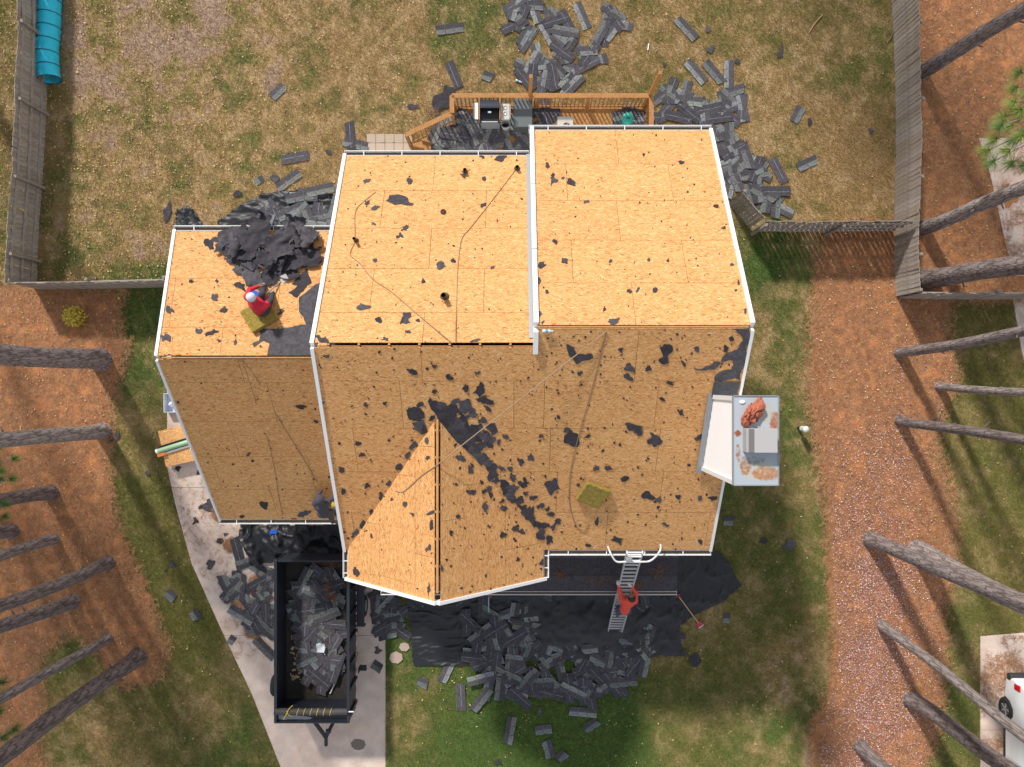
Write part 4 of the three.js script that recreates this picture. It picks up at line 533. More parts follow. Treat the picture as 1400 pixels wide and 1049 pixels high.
// named larger pieces on the front slope
[[[[586, 552], [594, 547], [606, 550], [612, 563], [622, 572], [634, 566], [640, 580], [652, 592], [664, 597], [658, 606], [648, 603], [650, 614], [638, 617], [628, 606], [614, 590], [602, 575], [592, 562]], 'largest torn black felt patch at the head of the gable ridge'],
 [[[555, 560], [565, 556], [578, 562], [581, 571], [571, 576], [559, 573]], 'ragged black felt patch beside gable peak, rounder of its pair'], [[[563, 578], [580, 573], [583, 582], [576, 594], [568, 588]], 'triangular black felt patch hanging onto the sunlit gable valley'],
 [[[650, 545], [660, 541], [675, 548], [675, 553], [660, 552]], 'thin black felt sliver above the gable head patch'], [[[663, 583], [677, 578], [681, 590], [672, 596]], 'black felt patch crossed by the taut diagonal rope'],
 [[[1000, 449.5], [1024, 449.5], [1020, 480], [1012, 520], [977, 520], [979, 512], [1000, 505], [1002, 493], [985, 495], [990, 486], [1008, 478], [1013, 468], [1016, 463], [1008, 455]], 'big black felt sheet remaining along the rake above chimney'],
 [[[948, 503], [968, 500], [980, 494], [988, 497], [980, 503], [965, 506], [952, 506]], 'narrow black felt sliver pointing to the rake edge sheet'], [[[902, 475], [908, 470], [918, 472], [920, 478], [913, 486], [914, 496], [906, 498], [900, 492], [907, 488]], 'upright hooked black felt patch below the ridge'],
 [[[774, 471], [785, 475], [787, 482], [800, 485], [810, 484], [811, 489], [798, 493], [788, 498], [783, 490]], 'wing shaped black felt patch touching the taut rope']
].forEach(([p, l]) => { const c = p.reduce((a, q) => [a[0] + q[0] / p.length, a[1] + q[1] / p.length], [0, 0]); scrap(safeRough(p, 0.16, 2), c[0] > 735 ? FR : FL, l); });
for (const [u, v, w, h] of [[588, 549, 16, 9], [618, 560, 22, 16], [636, 552, 20, 20], [645, 566, 16, 16], [628, 580, 24, 16], [650, 586, 22, 14], [664, 598, 24, 14], [655, 612, 20, 14], [605, 556, 16, 12], [640, 600, 26, 18], [574, 553, 10, 8], [660, 575, 12, 10], [668, 608, 14, 10], [624, 548, 16, 8]]) scrap(safeRough(blob(u, v, w, h, rr(-0.8, 0.8)), 0.28, 1), FL, 'ragged black felt piece in the cluster around the gable peak', 'felt cluster at the gable peak');
const ragged = (pts, l, g) => { for (const q of [FL, FR]) scrap(pts, q, l, g); };
for (let f = 0.03; f < 0.97; f += rr(0.05, 0.12)) { const u = 597 - 117 * f, v = 570 + 177 * f; scrap(safeRough(blob(u - rr(1, 5), v - rr(1, 5), rr(5, 10), rr(8, 17), 0.5 + rr(-0.4, 0.4)), 0.25, 1), FL, 'black felt remnant clinging to the sunlit valley edge', 'felt along the sunlit valley'); }
for (let f = 0.0; f < 1; f += rr(0.03, 0.055)) { const u = 601 + 146 * f, v = 573 + 177 * f, w = f < 0.3 ? 1.45 : 1; ragged(safeRough(blob(u + rr(4, 11), v - rr(4, 9), rr(11, 22) * w, rr(8, 17) * w, 0.8 + rr(-0.8, 0.8)), 0.28, 1), 'ragged black felt flake along the shaded gable valley', 'felt along the shaded valley'); }
for (let k = 0; k < 26; k++) { const f = rnd(), u = 601 + 146 * f + rr(14, 40), v = 573 + 177 * f - rr(8, 24); ragged(safeRough(blob(u, v, rr(5, 13), rr(4, 10), rr(0, 3)), 0.26, 1), 'small torn flake of black felt near the shaded valley', 'flakes near the shaded valley'); }
for (let k = 0; k < 16; k++) { const f = 0.1 + 0.8 * rnd(), u = 601 + 146 * f - rr(2, 18), v = 573 + 177 * f + rr(2, 14); scrap(safeRough(blob(u, v, rr(4, 10), rr(5, 12), rr(0, 3)), 0.26, 1), GRs, 'black felt flake on the shaded side of the gable', 'flakes on the gable'); }
const frontL = 'small torn black felt scrap on the shaded front slope', frontG = 'felt scraps on the front slope';
[[872, 588, 32, 14], [893, 601, 20, 16], [782, 600, 22, 20], [725, 626, 14, 12], [757, 664, 20, 20], [735, 680, 12, 16], [888, 679, 22, 12], [901, 682, 8, 10], [815, 640, 9, 9], [831, 640, 14, 8], [930, 564, 8, 12], [764, 570, 6, 9], [740, 596, 10, 6], [802, 597, 11, 6], [957, 598, 14, 9], [976, 681, 10, 9], [957, 681, 7, 9], [928, 680, 8, 9], [845, 738, 16, 8], [957, 740, 9, 9], [816, 713, 8, 11], [742, 718, 16, 11], [718, 662, 12, 10], [910, 717, 12, 4], [849, 478, 10, 9], [501, 555, 9, 8], [527, 551, 6, 7], [594, 535, 7, 6], [655, 534, 14, 20], [490, 606, 8, 7], [493, 622, 12, 7], [467, 642, 10, 7], [501, 664, 7, 10], [469, 672, 6, 12], [690, 597, 10, 7], [700, 650, 8, 8], [712, 631, 10, 12], [775, 588, 12, 10], [855, 656, 10, 8], [668, 560, 10, 6], [686, 640, 20, 6], [700, 668, 18, 14], [728, 700, 14, 12], [733, 720, 10, 12], [791, 663, 6, 6], [804, 745, 10, 5], [887, 503, 9, 8], [861, 503, 18, 10], [860, 516, 16, 8], [935, 497, 6, 9], [915, 524, 14, 6], [905, 545, 10, 4], [952, 478, 8, 8], [1000, 463, 8, 8], [993, 477, 9, 10], [792, 510, 8, 9], [563, 508, 14, 8], [614, 516, 12, 9], [448, 487, 7, 5], [594, 501, 8, 6], [653, 510, 10, 6], [560, 560, 6, 5], [637, 530, 8, 12]].forEach(([u, v, w, h]) => { const s = u > 735 ? FR : FL, big = w * h > 150, up = v < 585; scrap(safeRough(blob(u, v, w, h), 0.25, 1), s, `${big ? 'sizeable' : 'small'} torn black felt scrap on front slope, ${u > 735 ? 'chimney' : 'garage'} side, ${up ? 'near the ridge' : 'lower down'}`, `${big ? 'larger' : 'small'} felt scraps ${u > 735 ? 'chimney' : 'garage'} side ${up ? 'high' : 'low'}`); });
const gabL = 'thin torn black felt scrap on the front gable', gabG = 'felt scraps on the front gable';
[[584, 603, 5, 12], [585, 626, 6, 5], [554, 690, 6, 9], [564, 704, 6, 8], [592, 700, 7, 20, 1], [590, 716, 6, 16], [586, 750, 6, 12], [586, 806, 5, 16], [487, 782, 8, 14], [536, 683, 6, 6], [508, 733, 4, 6], [600, 776, 9, 14], [644, 673, 12, 8], [663, 694, 8, 14], [687, 731, 12, 7], [626, 706, 6, 6], [664, 788, 4, 8], [708, 765, 5, 8], [632, 595, 10, 14], [647, 624, 8, 12], [676, 660, 8, 8], [668, 720, 6, 6], [740, 770, 10, 9], [600, 575, 8, 12], [617, 728, 5, 7]].forEach(([u, v, w, h, a]) => scrap(safeRough(blob(u, v, w, h, a), 0.25, 1), u < 597 ? GLs : GRs, gabL, gabG));
const backL = 'torn dark felt scrap on the sunlit back slope', backG = 'felt scraps on the back slopes';
[[545, 274, 42, 13, 0], [503, 277, 10, 6], [513, 284, 13, 6], [554, 312, 11, 7], [547, 322, 10, 9], [511, 306, 6, 4], [603, 362, 13, 11], [620, 357, 8, 5], [579, 384, 7, 7], [499, 420, 19, 11], [554, 435, 17, 16], [517, 438, 14, 8], [527, 464, 11, 4], [438, 464, 20, 10], [512, 356, 6, 6], [673, 366, 8, 4], [650, 466, 13, 4], [661, 281, 10, 5], [685, 216, 18, 8], [660, 215, 9, 6], [634, 240, 10, 7], [560, 248, 9, 8], [502, 248, 14, 5], [662, 245, 6, 8], [571, 439, 6, 5], [558, 454, 8, 4]].forEach(([u, v, w, h, a]) => scrap(safeRough(blob(u, v, w, h, a), 0.25, 1), LB, backL, backG));
[[757, 247, 10, 13], [780, 250, 14, 9], [748, 227, 8, 7], [741, 363, 11, 9], [772, 357, 9, 8], [759, 331, 9, 5], [801, 276, 8, 5], [737, 383, 9, 10], [748, 399, 6, 7], [860, 398, 9, 5], [872, 396, 4, 8], [895, 397, 7, 7], [826, 423, 5, 9], [840, 440, 15, 13, 0.2], [931, 222, 9, 5], [880, 212, 5, 5], [989, 312, 7, 4], [755, 240, 6, 5], [770, 244, 5, 4], [835, 357, 5, 4], [887, 355, 6, 5], [913, 357, 4, 5], [736, 429, 8, 7], [742, 441, 4, 6], [1001, 362, 5, 4], [1010, 387, 4, 7], [1019, 426, 4, 8]].forEach(([u, v, w, h, a]) => scrap(safeRough(blob(u, v, w, h, a), 0.25, 1), RB, 'torn dark felt scrap on the taller back slope', 'felt scraps on the taller back slope'));
scrap(safeRough([[352.7, 450.7], [356, 448], [382, 450], [403, 446], [418.7, 444], [408.7, 426], [408.7, 407], [430, 390], [440, 386], [447, 390], [430, 487], [365, 486], [368.7, 470], [360, 466], [347, 475], [344.7, 470], [354, 466], [356.7, 456.7]], 0.07, 2), WBk, 'large smooth grey felt sheet remaining along the garage wing ridge');
scrap(safeRough([[398.7, 388.7], [420, 367], [424.7, 382], [426, 387], [416.7, 395], [406, 407], [394, 400.7], [407, 390.7]], 0.12, 2), WBk, 'kite shaped grey felt remnant beside roofing shovel blade');
scrap(safeRough([[319, 389], [328, 386], [335, 389], [336, 400], [330, 395], [322, 393]], 0.15, 2), WBk, 'grey felt remnant above the red hooded worker');
[[294, 406, 9, 11], [307, 424, 13, 10], [233, 424, 13, 9], [270, 453, 10, 9], [290, 455, 18, 7], [226, 462, 16, 14], [322, 467, 4, 10], [385, 425, 12, 10], [241, 489, 30, 8, 0], [347, 447, 10, 5], [300, 466, 8, 4], [262, 385, 8, 5], [296, 384, 5, 7], [286, 333, 18, 12], [300, 325, 22, 10], [312, 322, 20, 16]].forEach(([u, v, w, h, a]) => scrap(safeRough(blob(u, v, w, h, a), 0.25, 1), WBk, 'torn grey felt scrap on the garage wing back slope', 'felt scraps on the garage wing'));
[[413, 556, 17, 6, 0.1], [432, 576, 8, 5], [360, 690, 15, 10, 0.5], [418, 702, 20, 9], [331, 706, 6, 6], [340, 621, 6, 4], [346, 630, 5, 4], [243, 550, 4, 4], [403, 710, 10, 5]].forEach(([u, v, w, h, a]) => scrap(safeRough(blob(u, v, w, h, a), 0.25, 1), WFr, 'small black felt scrap on the garage wing front slope', 'felt scraps on the wing front'));
[[960, 530, 10, 5], [800, 780, 40, 20]].forEach(() => {});
{ // crumbs too small to pick apart
  const gs = []; seed = 202; while (gs.length < 900) { const u = rr(215, 1025), v = rr(175, 820), s = roofHit(u, v); if (!s || s.porch) continue; const fr = s === FR || s === FL || s === GRs; if (!fr && rnd() < 0.55) continue; const w = rr(1.2, fr ? 4.6 : 3.4), g = feltOn(blob(u, v, w, w * rr(0.4, 1), rr(0, 3), 6), s, 0.006, 0.003); if (g) gs.push(g); }
  tag(obj('felt_crumbs', gs, felt[2]), 'tiny black felt crumbs and flecks scattered over all roof slopes', 'crumbs', null, 'stuff');
}
// crumpled sheets: a grid with folds; rolled edge optional; ragged outline
function sheet(c, U, W, N, a, b, o = {}) {
  const n = o.n || 44, m = Math.round(n * b / a), pos = [], idx = [], keep = [], sd = o.seed || 1, cx = sd * 13.7;
  for (let j = 0; j <= m; j++) for (let i = 0; i <= n; i++) {
    let x = (i / n - 0.5) * a, y = (j / m - 0.5) * b; const e = Math.min(a / 2 - Math.abs(x), b / 2 - Math.abs(y));
    keep.push(e + (o.rag || 0.1) * (fbm(x * 5 + cx, y * 5, 4) - 0.62) * 1.6 > 0 ? 1 : 0);
    const f1 = Math.abs(fbm(x * (o.fx || 1.6) + cx, y * (o.fy || 1.6), 3) - 0.5) * 2, f2 = fbm(x * 4 + cx, y * 4 + 3, 3);
    let h = (o.amp || 0.1) * (Math.pow(1 - f1, 3) * 0.9 + 0.35 * f2) + (o.base || 0.01) + (o.mound || 0) * Math.exp(-(x * x / (a * a) + y * y / (b * b)) * 9);
    if (o.roll && x > a / 2 - o.roll) { const t = x - (a / 2 - o.roll), R = 0.09 + 0.03 * f2, th = t / R; x = a / 2 - o.roll + Math.sin(th) * R; h += R * (1 - Math.cos(th)); }
    if (o.poly) { const w = c.clone().addScaledVector(U, x).addScaledVector(W, y), [u, v] = px(w.x, w.z); if (sdPoly(o.poly, u, v) + 5 * (fbm(x * 4, y * 4 + cx, 3) - 0.5) < 0) keep[keep.length - 1] = 0; }
    const p = c.clone().addScaledVector(U, x + (f2 - 0.5) * 0.08).addScaledVector(W, y + (f1 - 0.5) * 0.06).addScaledVector(N, h); pos.push(p.x, p.y, p.z);
  }
  for (let j = 0; j < m; j++) for (let i = 0; i < n; i++) { const p = j * (n + 1) + i, q = p + 1, r = p + n + 1, s = r + 1; if (keep[p] && keep[q] && keep[r]) idx.push(p, r, q); if (keep[q] && keep[r] && keep[s]) idx.push(q, r, s); }
  const g = new THREE.BufferGeometry(); g.setAttribute('position', new THREE.Float32BufferAttribute(pos, 3)); g.setIndex(idx); g.computeVertexNormals(); return planarUV(g);
}
function turned(U, W, a) { return [U.clone().multiplyScalar(Math.cos(a)).addScaledVector(W, Math.sin(a)), W.clone().multiplyScalar(Math.cos(a)).addScaledVector(U, -Math.sin(a))]; }
[[374, 345, 2.3, 0.9, 0.05, { amp: 0.07, seed: 3, rag: 0.4, base: 0.02 }], [345, 350, 1.9, 0.62, -0.55, { amp: 0.09, seed: 4, roll: 0.4, rag: 0.3, base: 0.05 }], [404, 356, 1.5, 0.55, 0.12, { amp: 0.08, seed: 5, rag: 0.3, base: 0.05 }], [393, 336, 1.3, 0.8, 0.45, { amp: 0.13, seed: 6, roll: 0.4, rag: 0.35, base: 0.09 }], [425, 330, 0.9, 0.6, -0.7, { amp: 0.14, seed: 7, roll: 0.35, rag: 0.3, base: 0.08 }], [352, 326, 1.5, 0.7, 1.1, { amp: 0.12, seed: 8, roll: 0.3, rag: 0.35, base: 0.09 }], [322, 345, 1.0, 0.42, -0.35, { amp: 0.07, seed: 9, roll: 0.45, rag: 0.25, base: 0.04 }], [342, 373, 1.4, 0.5, -0.85, { amp: 0.06, seed: 10, rag: 0.35, roll: 0.2, base: 0.02 }], [386, 374, 1.0, 0.42, 0.3, { amp: 0.05, seed: 11, rag: 0.3, base: 0.02 }], [325, 322, 0.9, 0.5, 0.5, { amp: 0.08, seed: 12, roll: 0.25, rag: 0.3, base: 0.04 }], [400, 318, 0.9, 0.6, 1.3, { amp: 0.12, seed: 13, roll: 0.25, rag: 0.3, base: 0.07 }], [372, 362, 1.1, 0.5, -0.2, { amp: 0.09, seed: 14, roll: 0.3, rag: 0.35, base: 0.08 }]].forEach(([u, v, a, b, t, o], i) => { const [U, W] = turned(WBk.U, WBk.W, t); o.fx = 1.3; o.fy = 2.4; tag(obj('felt_sheet', sheet(hitPlane(u, v, WBk), U, W, WBk.N, a, b, o), felt[i % 3]), 'crumpled grey felt sheet in the heap beside the garage wing gutter', 'felt', 'crumpled felt heap on the garage wing'); });
// plastic tarps on the ground
const flatSheet = (pa, pb, pc, y, o) => { const A = P(...pa, y), B = P(...pb, y), C = P(...pc, y), U = B.clone().sub(A), W = C.clone().sub(A), a = U.length(), b = W.length(); const c = A.clone().addScaledVector(U, 0.5).addScaledVector(W, 0.5); return sheet(c, U.normalize(), W.normalize(), Y1, a, b, o); };
[[[552, 800], [700, 796], [566, 912], { amp: 0.07, seed: 21, n: 130, rag: 0.03, fx: 1.2, fy: 3.4 }, 'black plastic tarp spread flat beside the stepping stones'],
 [[690, 806], [925, 800], [700, 905], { amp: 0.14, seed: 22, n: 90, rag: 0.15, mound: 0.2 }, 'black plastic tarp buried in shingles below the ladder'],
 [[870, 745], [1020, 745], [870, 872], { amp: 0.1, seed: 23, n: 150, rag: 0.05, fx: 2.6, fy: 1.3, poly: [[900, 752], [985, 754], [1012, 800], [990, 822], [955, 838], [930, 854], [900, 864], [876, 858], [890, 800]] }, 'black plastic tarp reaching past the porch roof beside red shovel'],
 [[290, 255], [475, 255], [290, 335], { amp: 0.1, seed: 25, n: 130, rag: 0.1, mound: 0.1, fx: 1.5, fy: 3.6, poly: [[297, 306], [322, 286], [350, 270], [365, 264], [410, 262], [470, 266], [470, 330], [300, 330]] }, 'black tarp heaped with shingles behind the garage wing'], [[236, 275], [292, 275], [236, 340], { amp: 0.1, seed: 26, n: 60, rag: 0.06, fx: 3, fy: 3, poly: [[241, 292], [256, 281], [268, 290], [284, 318], [284, 335], [246, 335]] }, 'small folded black tarp at the garage wing back corner'],
 [[328, 712], [476, 712], [345, 772], { amp: 0.3, seed: 27, n: 80, rag: 0.2, mound: 0.35 }, 'black felt and tarp heap between garage wing and trailer']].forEach(([a, b, c, o, l]) => tag(obj('tarp', flatSheet(a, b, c, 0.02, o), plastic), l, 'tarp'));
// ground scraps of felt
seed = 203; const groundS = { O: V(0, 0.03, 0), U: X1, W: Z1, N: Y1, poly: [[-40, -40], [40, -40], [40, 40], [-40, 40]] };
[[609, 135, 24, 34, 0.5, 'wrinkled felt sheet lying by the deck railing corner'], [565, 147, 13, 9, 0, 'small grey felt corner on dry grass before the steps'], [908, 88, 5, 5, 0, 'tiny felt chip on lawn beyond the tall deck post'], [972, 68, 15, 15, 0, 'rounded felt scrap on lawn, larger of two near lone shingle'], [967, 39, 8, 11, 0, 'small felt scrap beside the lone diagonal shingle'], [1008, 84, 10, 7, 0, 'felt chip above the upright shingle strip'], [1107, 166, 7, 13, 0, 'felt sliver next to the folded shingle on dry lawn'], [1191, 178, 13, 8, 0.8, 'felt sliver alone on dry lawn near board fence'], [1067, 70, 9, 16, 0.2, 'curled dark shingle piece alone on greener lawn'],
 [228, 291, 9, 30, 0.25, 'long narrow felt scrap on grass by the garage wing corner'], [324, 265, 12, 8, 0, 'felt scrap on grass beyond the tarp heap'], [376, 245, 12, 13, 0, 'pointed felt scrap beside a slanted shingle'], [449, 207, 9, 7, 0.4, 'felt chip alone on dry grass near back wall'], [243, 642, 9, 8, 0, 'felt scrap on driveway below the osb stack'], [272, 646, 8, 8, 0, 'felt scrap on driveway touching the garage wing edge'], [290, 690, 30, 22, 0.5, 'large felt piece on driveway at garage wing corner'], [267, 713, 8, 14, 0.3, 'narrow felt scrap on driveway near lawn edge'], [274, 694, 7, 8, 0, 'small felt chip between larger driveway scraps'], [301, 740, 11, 8, 0, 'oval felt scrap on driveway'], [309, 731, 7, 5, 0, 'tiny felt scrap beside the oval one'], [288, 772, 11, 13, 0.6, 'angled felt scrap on driveway rust stain'], [154, 597, 14, 22, 0.5, 'black felt scrap lying by a pine trunk'], [171, 497, 12, 6, 0, 'felt strip on straw bed border'],
 [517, 890, 12, 10, 0.6, 'pointed felt scrap on driveway beside trailer fender'], [928, 893, 27, 13, -0.2, 'long felt scrap on shaded front lawn'], [950, 903, 17, 20, 0, 'pointed felt scrap beside a longer one on front lawn'], [899, 868, 15, 7, -0.1, 'felt chip on front lawn under the tarp edge'], [1045, 739, 14, 9, 0, 'felt scrap on lawn beyond the house corner'], [1079, 746, 16, 15, 0.3, 'star shaped felt scrap on side lawn'], [870, 878, 22, 14, -0.5, 'felt piece at the edge of the big shingle heap'], [680, 1042, 15, 10, 0, 'felt scrap on the bright green lawn'], [738, 972, 8, 12, 0.5, 'felt chip on green lawn below the heap'], [201, 648, 8, 4, 0.4, 'felt sliver on left lawn strip by driveway'.replace('left ', 'narrow ')], [235, 772, 9, 9, 0, 'felt square on lawn strip near driveway curve'], [226, 780, 5, 6, 0, 'felt crumb on lawn strip near a felt square'],
 [522, 193, 9, 12, 0, 'upright felt scrap on the paver patio'], [535, 199, 26, 10, 0.1, 'flat felt sheet covering part of the paver patio']].forEach(([u, v, w, h, a, l]) => { const g = feltOn(safeRough(blob(u, v, w, h, a, 9), 0.12, 1), groundS, u > 228 && u < 530 && v > 600 ? 0.004 : 0.02, 0.004); if (g) tag(obj('felt_scrap', g, pick(felt)), l, 'felt'); });

// ---------------------------------------------------------------- shingles
function shingle(kind, sd) {
  seed = sd; const g = [], L = kind === 'piece' ? rr(0.2, 0.42) : kind === 'half' ? rr(0.48, 0.72) : 0.914, sg = kind === 'piece' ? 4 : 8, tabs = Math.max(1, Math.round(L / 0.305)), v = rr(0.8, 1.2);
  const B = (w, t, d, x, y, z, c) => g.push(tint(planarUV(new THREE.BoxGeometry(w, t, d, Math.max(1, Math.round(sg * w / L)), 1, 1)).translate(x, y, z), c.map(q => q * v)));
  const dark = [0.1, 0.097, 0.115], tan = [0.3, 0.23, 0.14], light = pick([[0.245, 0.275, 0.275], [0.2, 0.22, 0.22], [0.29, 0.305, 0.31]]);
  if (kind === 'back') { B(L, 0.0035, 0.31, 0, 0, 0, pick([[0.115, 0.105, 0.125], [0.095, 0.088, 0.108]])); const a = rr(0.5, 0.95); B(L * a, 0.002, 0.012, (1 - a) * L * rr(-0.5, 0.5), 0.003, rr(-0.02, 0.03), [0.42, 0.45, 0.55]); if (rnd() < 0.5) B(L, 0.002, 0.008, 0, 0.003, 0.145, tan); }
  else { B(L, 0.0035, 0.165, 0, 0, -0.0725, dark); B(L, 0.002, 0.009, 0, 0.0028, 0.008, tan); const w = L / tabs; for (let k = 0; k < tabs; k++) { const x = -L / 2 + (k + 0.5) * w; B(w - 0.012, 0.0045, 0.145, x, 0.0004, 0.083 + rr(-0.003, 0.003), light.map(q => q * rr(0.92, 1.08))); if (k) B(0.009, 0.002, 0.15, x - w / 2, 0.0028, -0.07, tan); } }
  const m = merge(g), p = m.attributes.position, A = rr(-0.006, 0.012), C = rr(-0.04, 0.04), D = rr(-0.012, 0.018), ph = rr(0, 6), s0 = rr(-0.35, 0.35) * (rnd() < 0.5), s1 = rr(-0.45, 0.45) * (rnd() < 0.6);
  for (let i = 0; i < p.count; i++) { let x = p.getX(i); const z = p.getZ(i), e = x / L * 2; if (e > 0.6) x += z * s1 * (e - 0.6) / 0.4 - 0.03 * Math.abs(s1); else if (e < -0.6) x += z * s0 * (-e - 0.6) / 0.4; p.setX(i, x); p.setY(i, p.getY(i) + A * e * e + C * x * z + D * Math.pow(Math.max(0, e), 3) + 0.006 * Math.sin(x * 9 + ph)); }
  m.computeVertexNormals(); m.computeBoundingBox(); m.translate(0, -Math.min(0, m.boundingBox.min.y) * 0.6, 0); return m;
}
const SH = { face: [301, 302, 303, 304, 305, 306, 307].map(s => shingle('face', s)), back: [311, 312, 313, 314].map(s => shingle('back', s)), half: [321, 322, 323, 324, 325].map(s => shingle('half', s)), piece: [331, 332, 333, 334, 335, 336].map(s => shingle('piece', s)) };
const hgt = new Map(), restShingles = [];
const KIND = { face: 'face up tabbed shingle', back: 'shingle lying dark back up', half: 'shingle torn short', piece: 'small broken shingle piece' };
function drop(x, z, a, kind, base, label, group, solo) { label = label.replace(/(single )?torn off shingle( strip)?|dark shingle/, KIND[kind]); if (group) group = `${group}, ${kind === 'face' ? 'face up' : kind === 'back' ? 'back up' : kind === 'half' ? 'torn short' : 'small pieces'}`;           // rests on whatever already lies there
  const L = kind === 'piece' ? 0.34 : kind === 'half' ? 0.58 : 0.9, ca = Math.cos(a), sa = Math.sin(a), cells = new Set(); let h = base;
  for (let i = -3; i <= 3; i++) for (let j = -1; j <= 1; j++) { const q = [x + ca * i * L / 6.4 + sa * j * 0.13, z - sa * i * L / 6.4 + ca * j * 0.13], k = Math.round(q[0] / 0.07) + ',' + Math.round(q[1] / 0.07); cells.add(k); h = Math.max(h, hgt.get(k) ?? base); }
  for (const k of cells) hgt.set(k, h + 0.0042);
  const g = pick(SH[kind]), m = new THREE.Mesh(g, shingleMat); m.position.set(x, h + 0.004, z); m.rotation.set(rr(-0.03, 0.03), a, rr(-0.018, 0.018)); 
  if (solo) { shad(m); m.name = numbered('shingle_strip'); scene.add(m); tag(m, label, 'shingle', group); } else { m.updateMatrix(); restShingles.push(g.clone().applyMatrix4(m.matrix)); }
}
function heap(poly, base, n, solo, label, group, sd, o = {}) { seed = sd; const us = poly.map(p => p[0]), vs = poly.map(p => p[1]); let k = 0, t = 0; const [u0, u1, v0, v1] = [Math.min(...us), Math.max(...us), Math.min(...vs), Math.max(...vs)];
  while (k < n && t++ < 9000) { const u = rr(u0, u1), v = rr(v0, v1); if (!inPoly(poly, u, v)) continue; const p = P(u, v, base), r = rnd(), kind = r < (o.face ?? 0.42) ? 'face' : r < 0.67 ? 'back' : r < 0.85 ? 'half' : 'piece'; drop(p.x, p.z, rr(0, 6.283), kind, base, label, group, k >= n - solo); k++; } }
heap([[700, -20], [740, -20], [745, 10], [850, 12], [862, 40], [845, 60], [800, 62], [830, 80], [820, 112], [770, 122], [730, 128], [705, 100], [715, 80], [705, 50], [695, 20]], 0.03, 66, 58, 'torn off shingle in the scattered heap beyond the deck railing', 'shingles heaped beyond the deck', 401);
heap([[900, 118], [930, 118], [945, 135], [1010, 120], [1018, 150], [985, 165], [1005, 190], [1045, 235], [1040, 255], [1075, 265], [1070, 295], [1035, 290], [1010, 275], [990, 240], [975, 180], [950, 165], [905, 170], [895, 145]], 0.03, 72, 60, 'torn off shingle in the trail around the tall back corner', 'shingles around the back corner', 402);
heap([[620, 820], [890, 815], [890, 850], [640, 860]], 0.14, 16, 8, 'torn off shingle lying loose on the black tarp below the porch roof', 'shingles on the front tarp', 413, { face: 0.2 });
heap([[640, 858], [700, 846], [800, 858], [878, 852], [890, 880], [868, 918], [850, 945], [815, 950], [790, 960], [740, 950], [700, 960], [660, 940], [645, 905]], 0.1, 150, 58, 'torn off shingle in the dark heap under the ladder', 'shingles heaped under the ladder', 403, { face: 0.3 });
heap([[315, 770], [345, 720], [378, 745], [378, 890], [360, 880], [350, 850], [322, 850], [300, 815]], 0.05, 34, 20, 'torn off shingle strewn on driveway beside the trailer', 'shingles strewn beside the trailer', 404);
heap([[510, 800], [560, 800], [562, 850], [535, 875], [515, 860]], 0.04, 22, 12, 'torn off shingle between trailer fender and front tarp', 'shingles between trailer and tarp', 406);
heap([[598, 170], [640, 150], [700, 172], [728, 180], [728, 215], [590, 215]], DY + 0.02, 44, 18, 'torn off shingle piled on the deck boards by the grill', 'shingles piled on the deck', 407);
heap([[370, 270], [462, 266], [458, 312], [360, 312]], 0.2, 26, 12, 'torn off shingle on the tarp behind garage wing', 'shingles on the back tarp', 408);
heap([[735, 150], [760, 152], [758, 178], [738, 178]], DY + 0.01, 3, 3, 'dark shingle curled on deck boards near the heat pump', 'shingles near the heat pump', 409, { face: 0.1 });
heap([[815, 150], [840, 152], [885, 150], [885, 172], [820, 168]], DY + 0.01, 6, 5, 'dark shingle on deck boards around teal bucket', 'shingles around the teal bucket', 410, { face: 0.1 });
// single ones on the grass
seed = 411;
const lone = 'single torn off shingle strip lying on open lawn';
[[615, 40, -8, 'face'], [621, 103, 68, 'back'], [667, 105, 20, 'piece'], [380, 126, -45, 'half'], [404, 216, -10, 'back'], [395, 247, -35, 'face'], [355, 247, 60, 'piece'], [479, 186, 85, 'back'], [488, 198, 14, 'face'], [938, 40, 48, 'face'], [951, 99, 50, 'face'], [976, 100, 50, 'face'], [996, 102, 90, 'face'], [1090, 157, -62, 'half'], [1064, 234, 62, 'back'], [1103, 224, -25, 'half'], [1060, 262, 0, 'back'],
 [630, 953, 88, 'back'], [658, 955, -52, 'face'], [697, 998, -80, 'face'], [743, 997, -8, 'half'], [750, 1024, 76, 'half'], [768, 1033, -40, 'piece'], [797, 973, 5, 'face'], [808, 991, -35, 'half'], [578, 933, 25, 'piece'], [516, 911, 35, 'piece'], [879, 909, -78, 'half'], [924, 869, 25, 'half'], [993, 845, 3, 'piece'], [612, 915, -65, 'face'], [317, 806, -48, 'face'], [331, 840, 30, 'face'], [317, 875, 35, 'piece'], [362, 886, 45, 'face'], [268, 841, 60, 'piece'], [234, 814, 45, 'piece'], [996, 712, 0, 'piece'], [620, 848, 62, 'back'], [440, 262, -12, 'face']].forEach(([u, v, a, k]) => { const p = P(u, v), onD = inPoly(driveway, u, v); drop(p.x, p.z, -a * Math.PI / 180, k, onD ? 0.03 : 0.035, onD ? 'single torn off shingle lying apart on the driveway concrete' : v > 600 ? (u > 850 ? 'single torn off shingle alone on lawn between red shovel and house corner' : 'single torn off shingle alone on front lawn') : u > 880 ? 'single torn off shingle alone on back lawn between deck and board fence' : u > 540 ? 'single torn off shingle alone on back lawn before the deck steps' : 'single torn off shingle alone on grass behind the garage wing', onD ? 'lone shingles on the driveway' : v > 600 ? (u > 850 ? 'lone shingles by the shovel' : 'lone shingles on the front lawn') : u > 880 ? 'lone shingles by the board fence' : u > 540 ? 'lone shingles by the steps' : 'lone shingles behind the garage wing', true); });

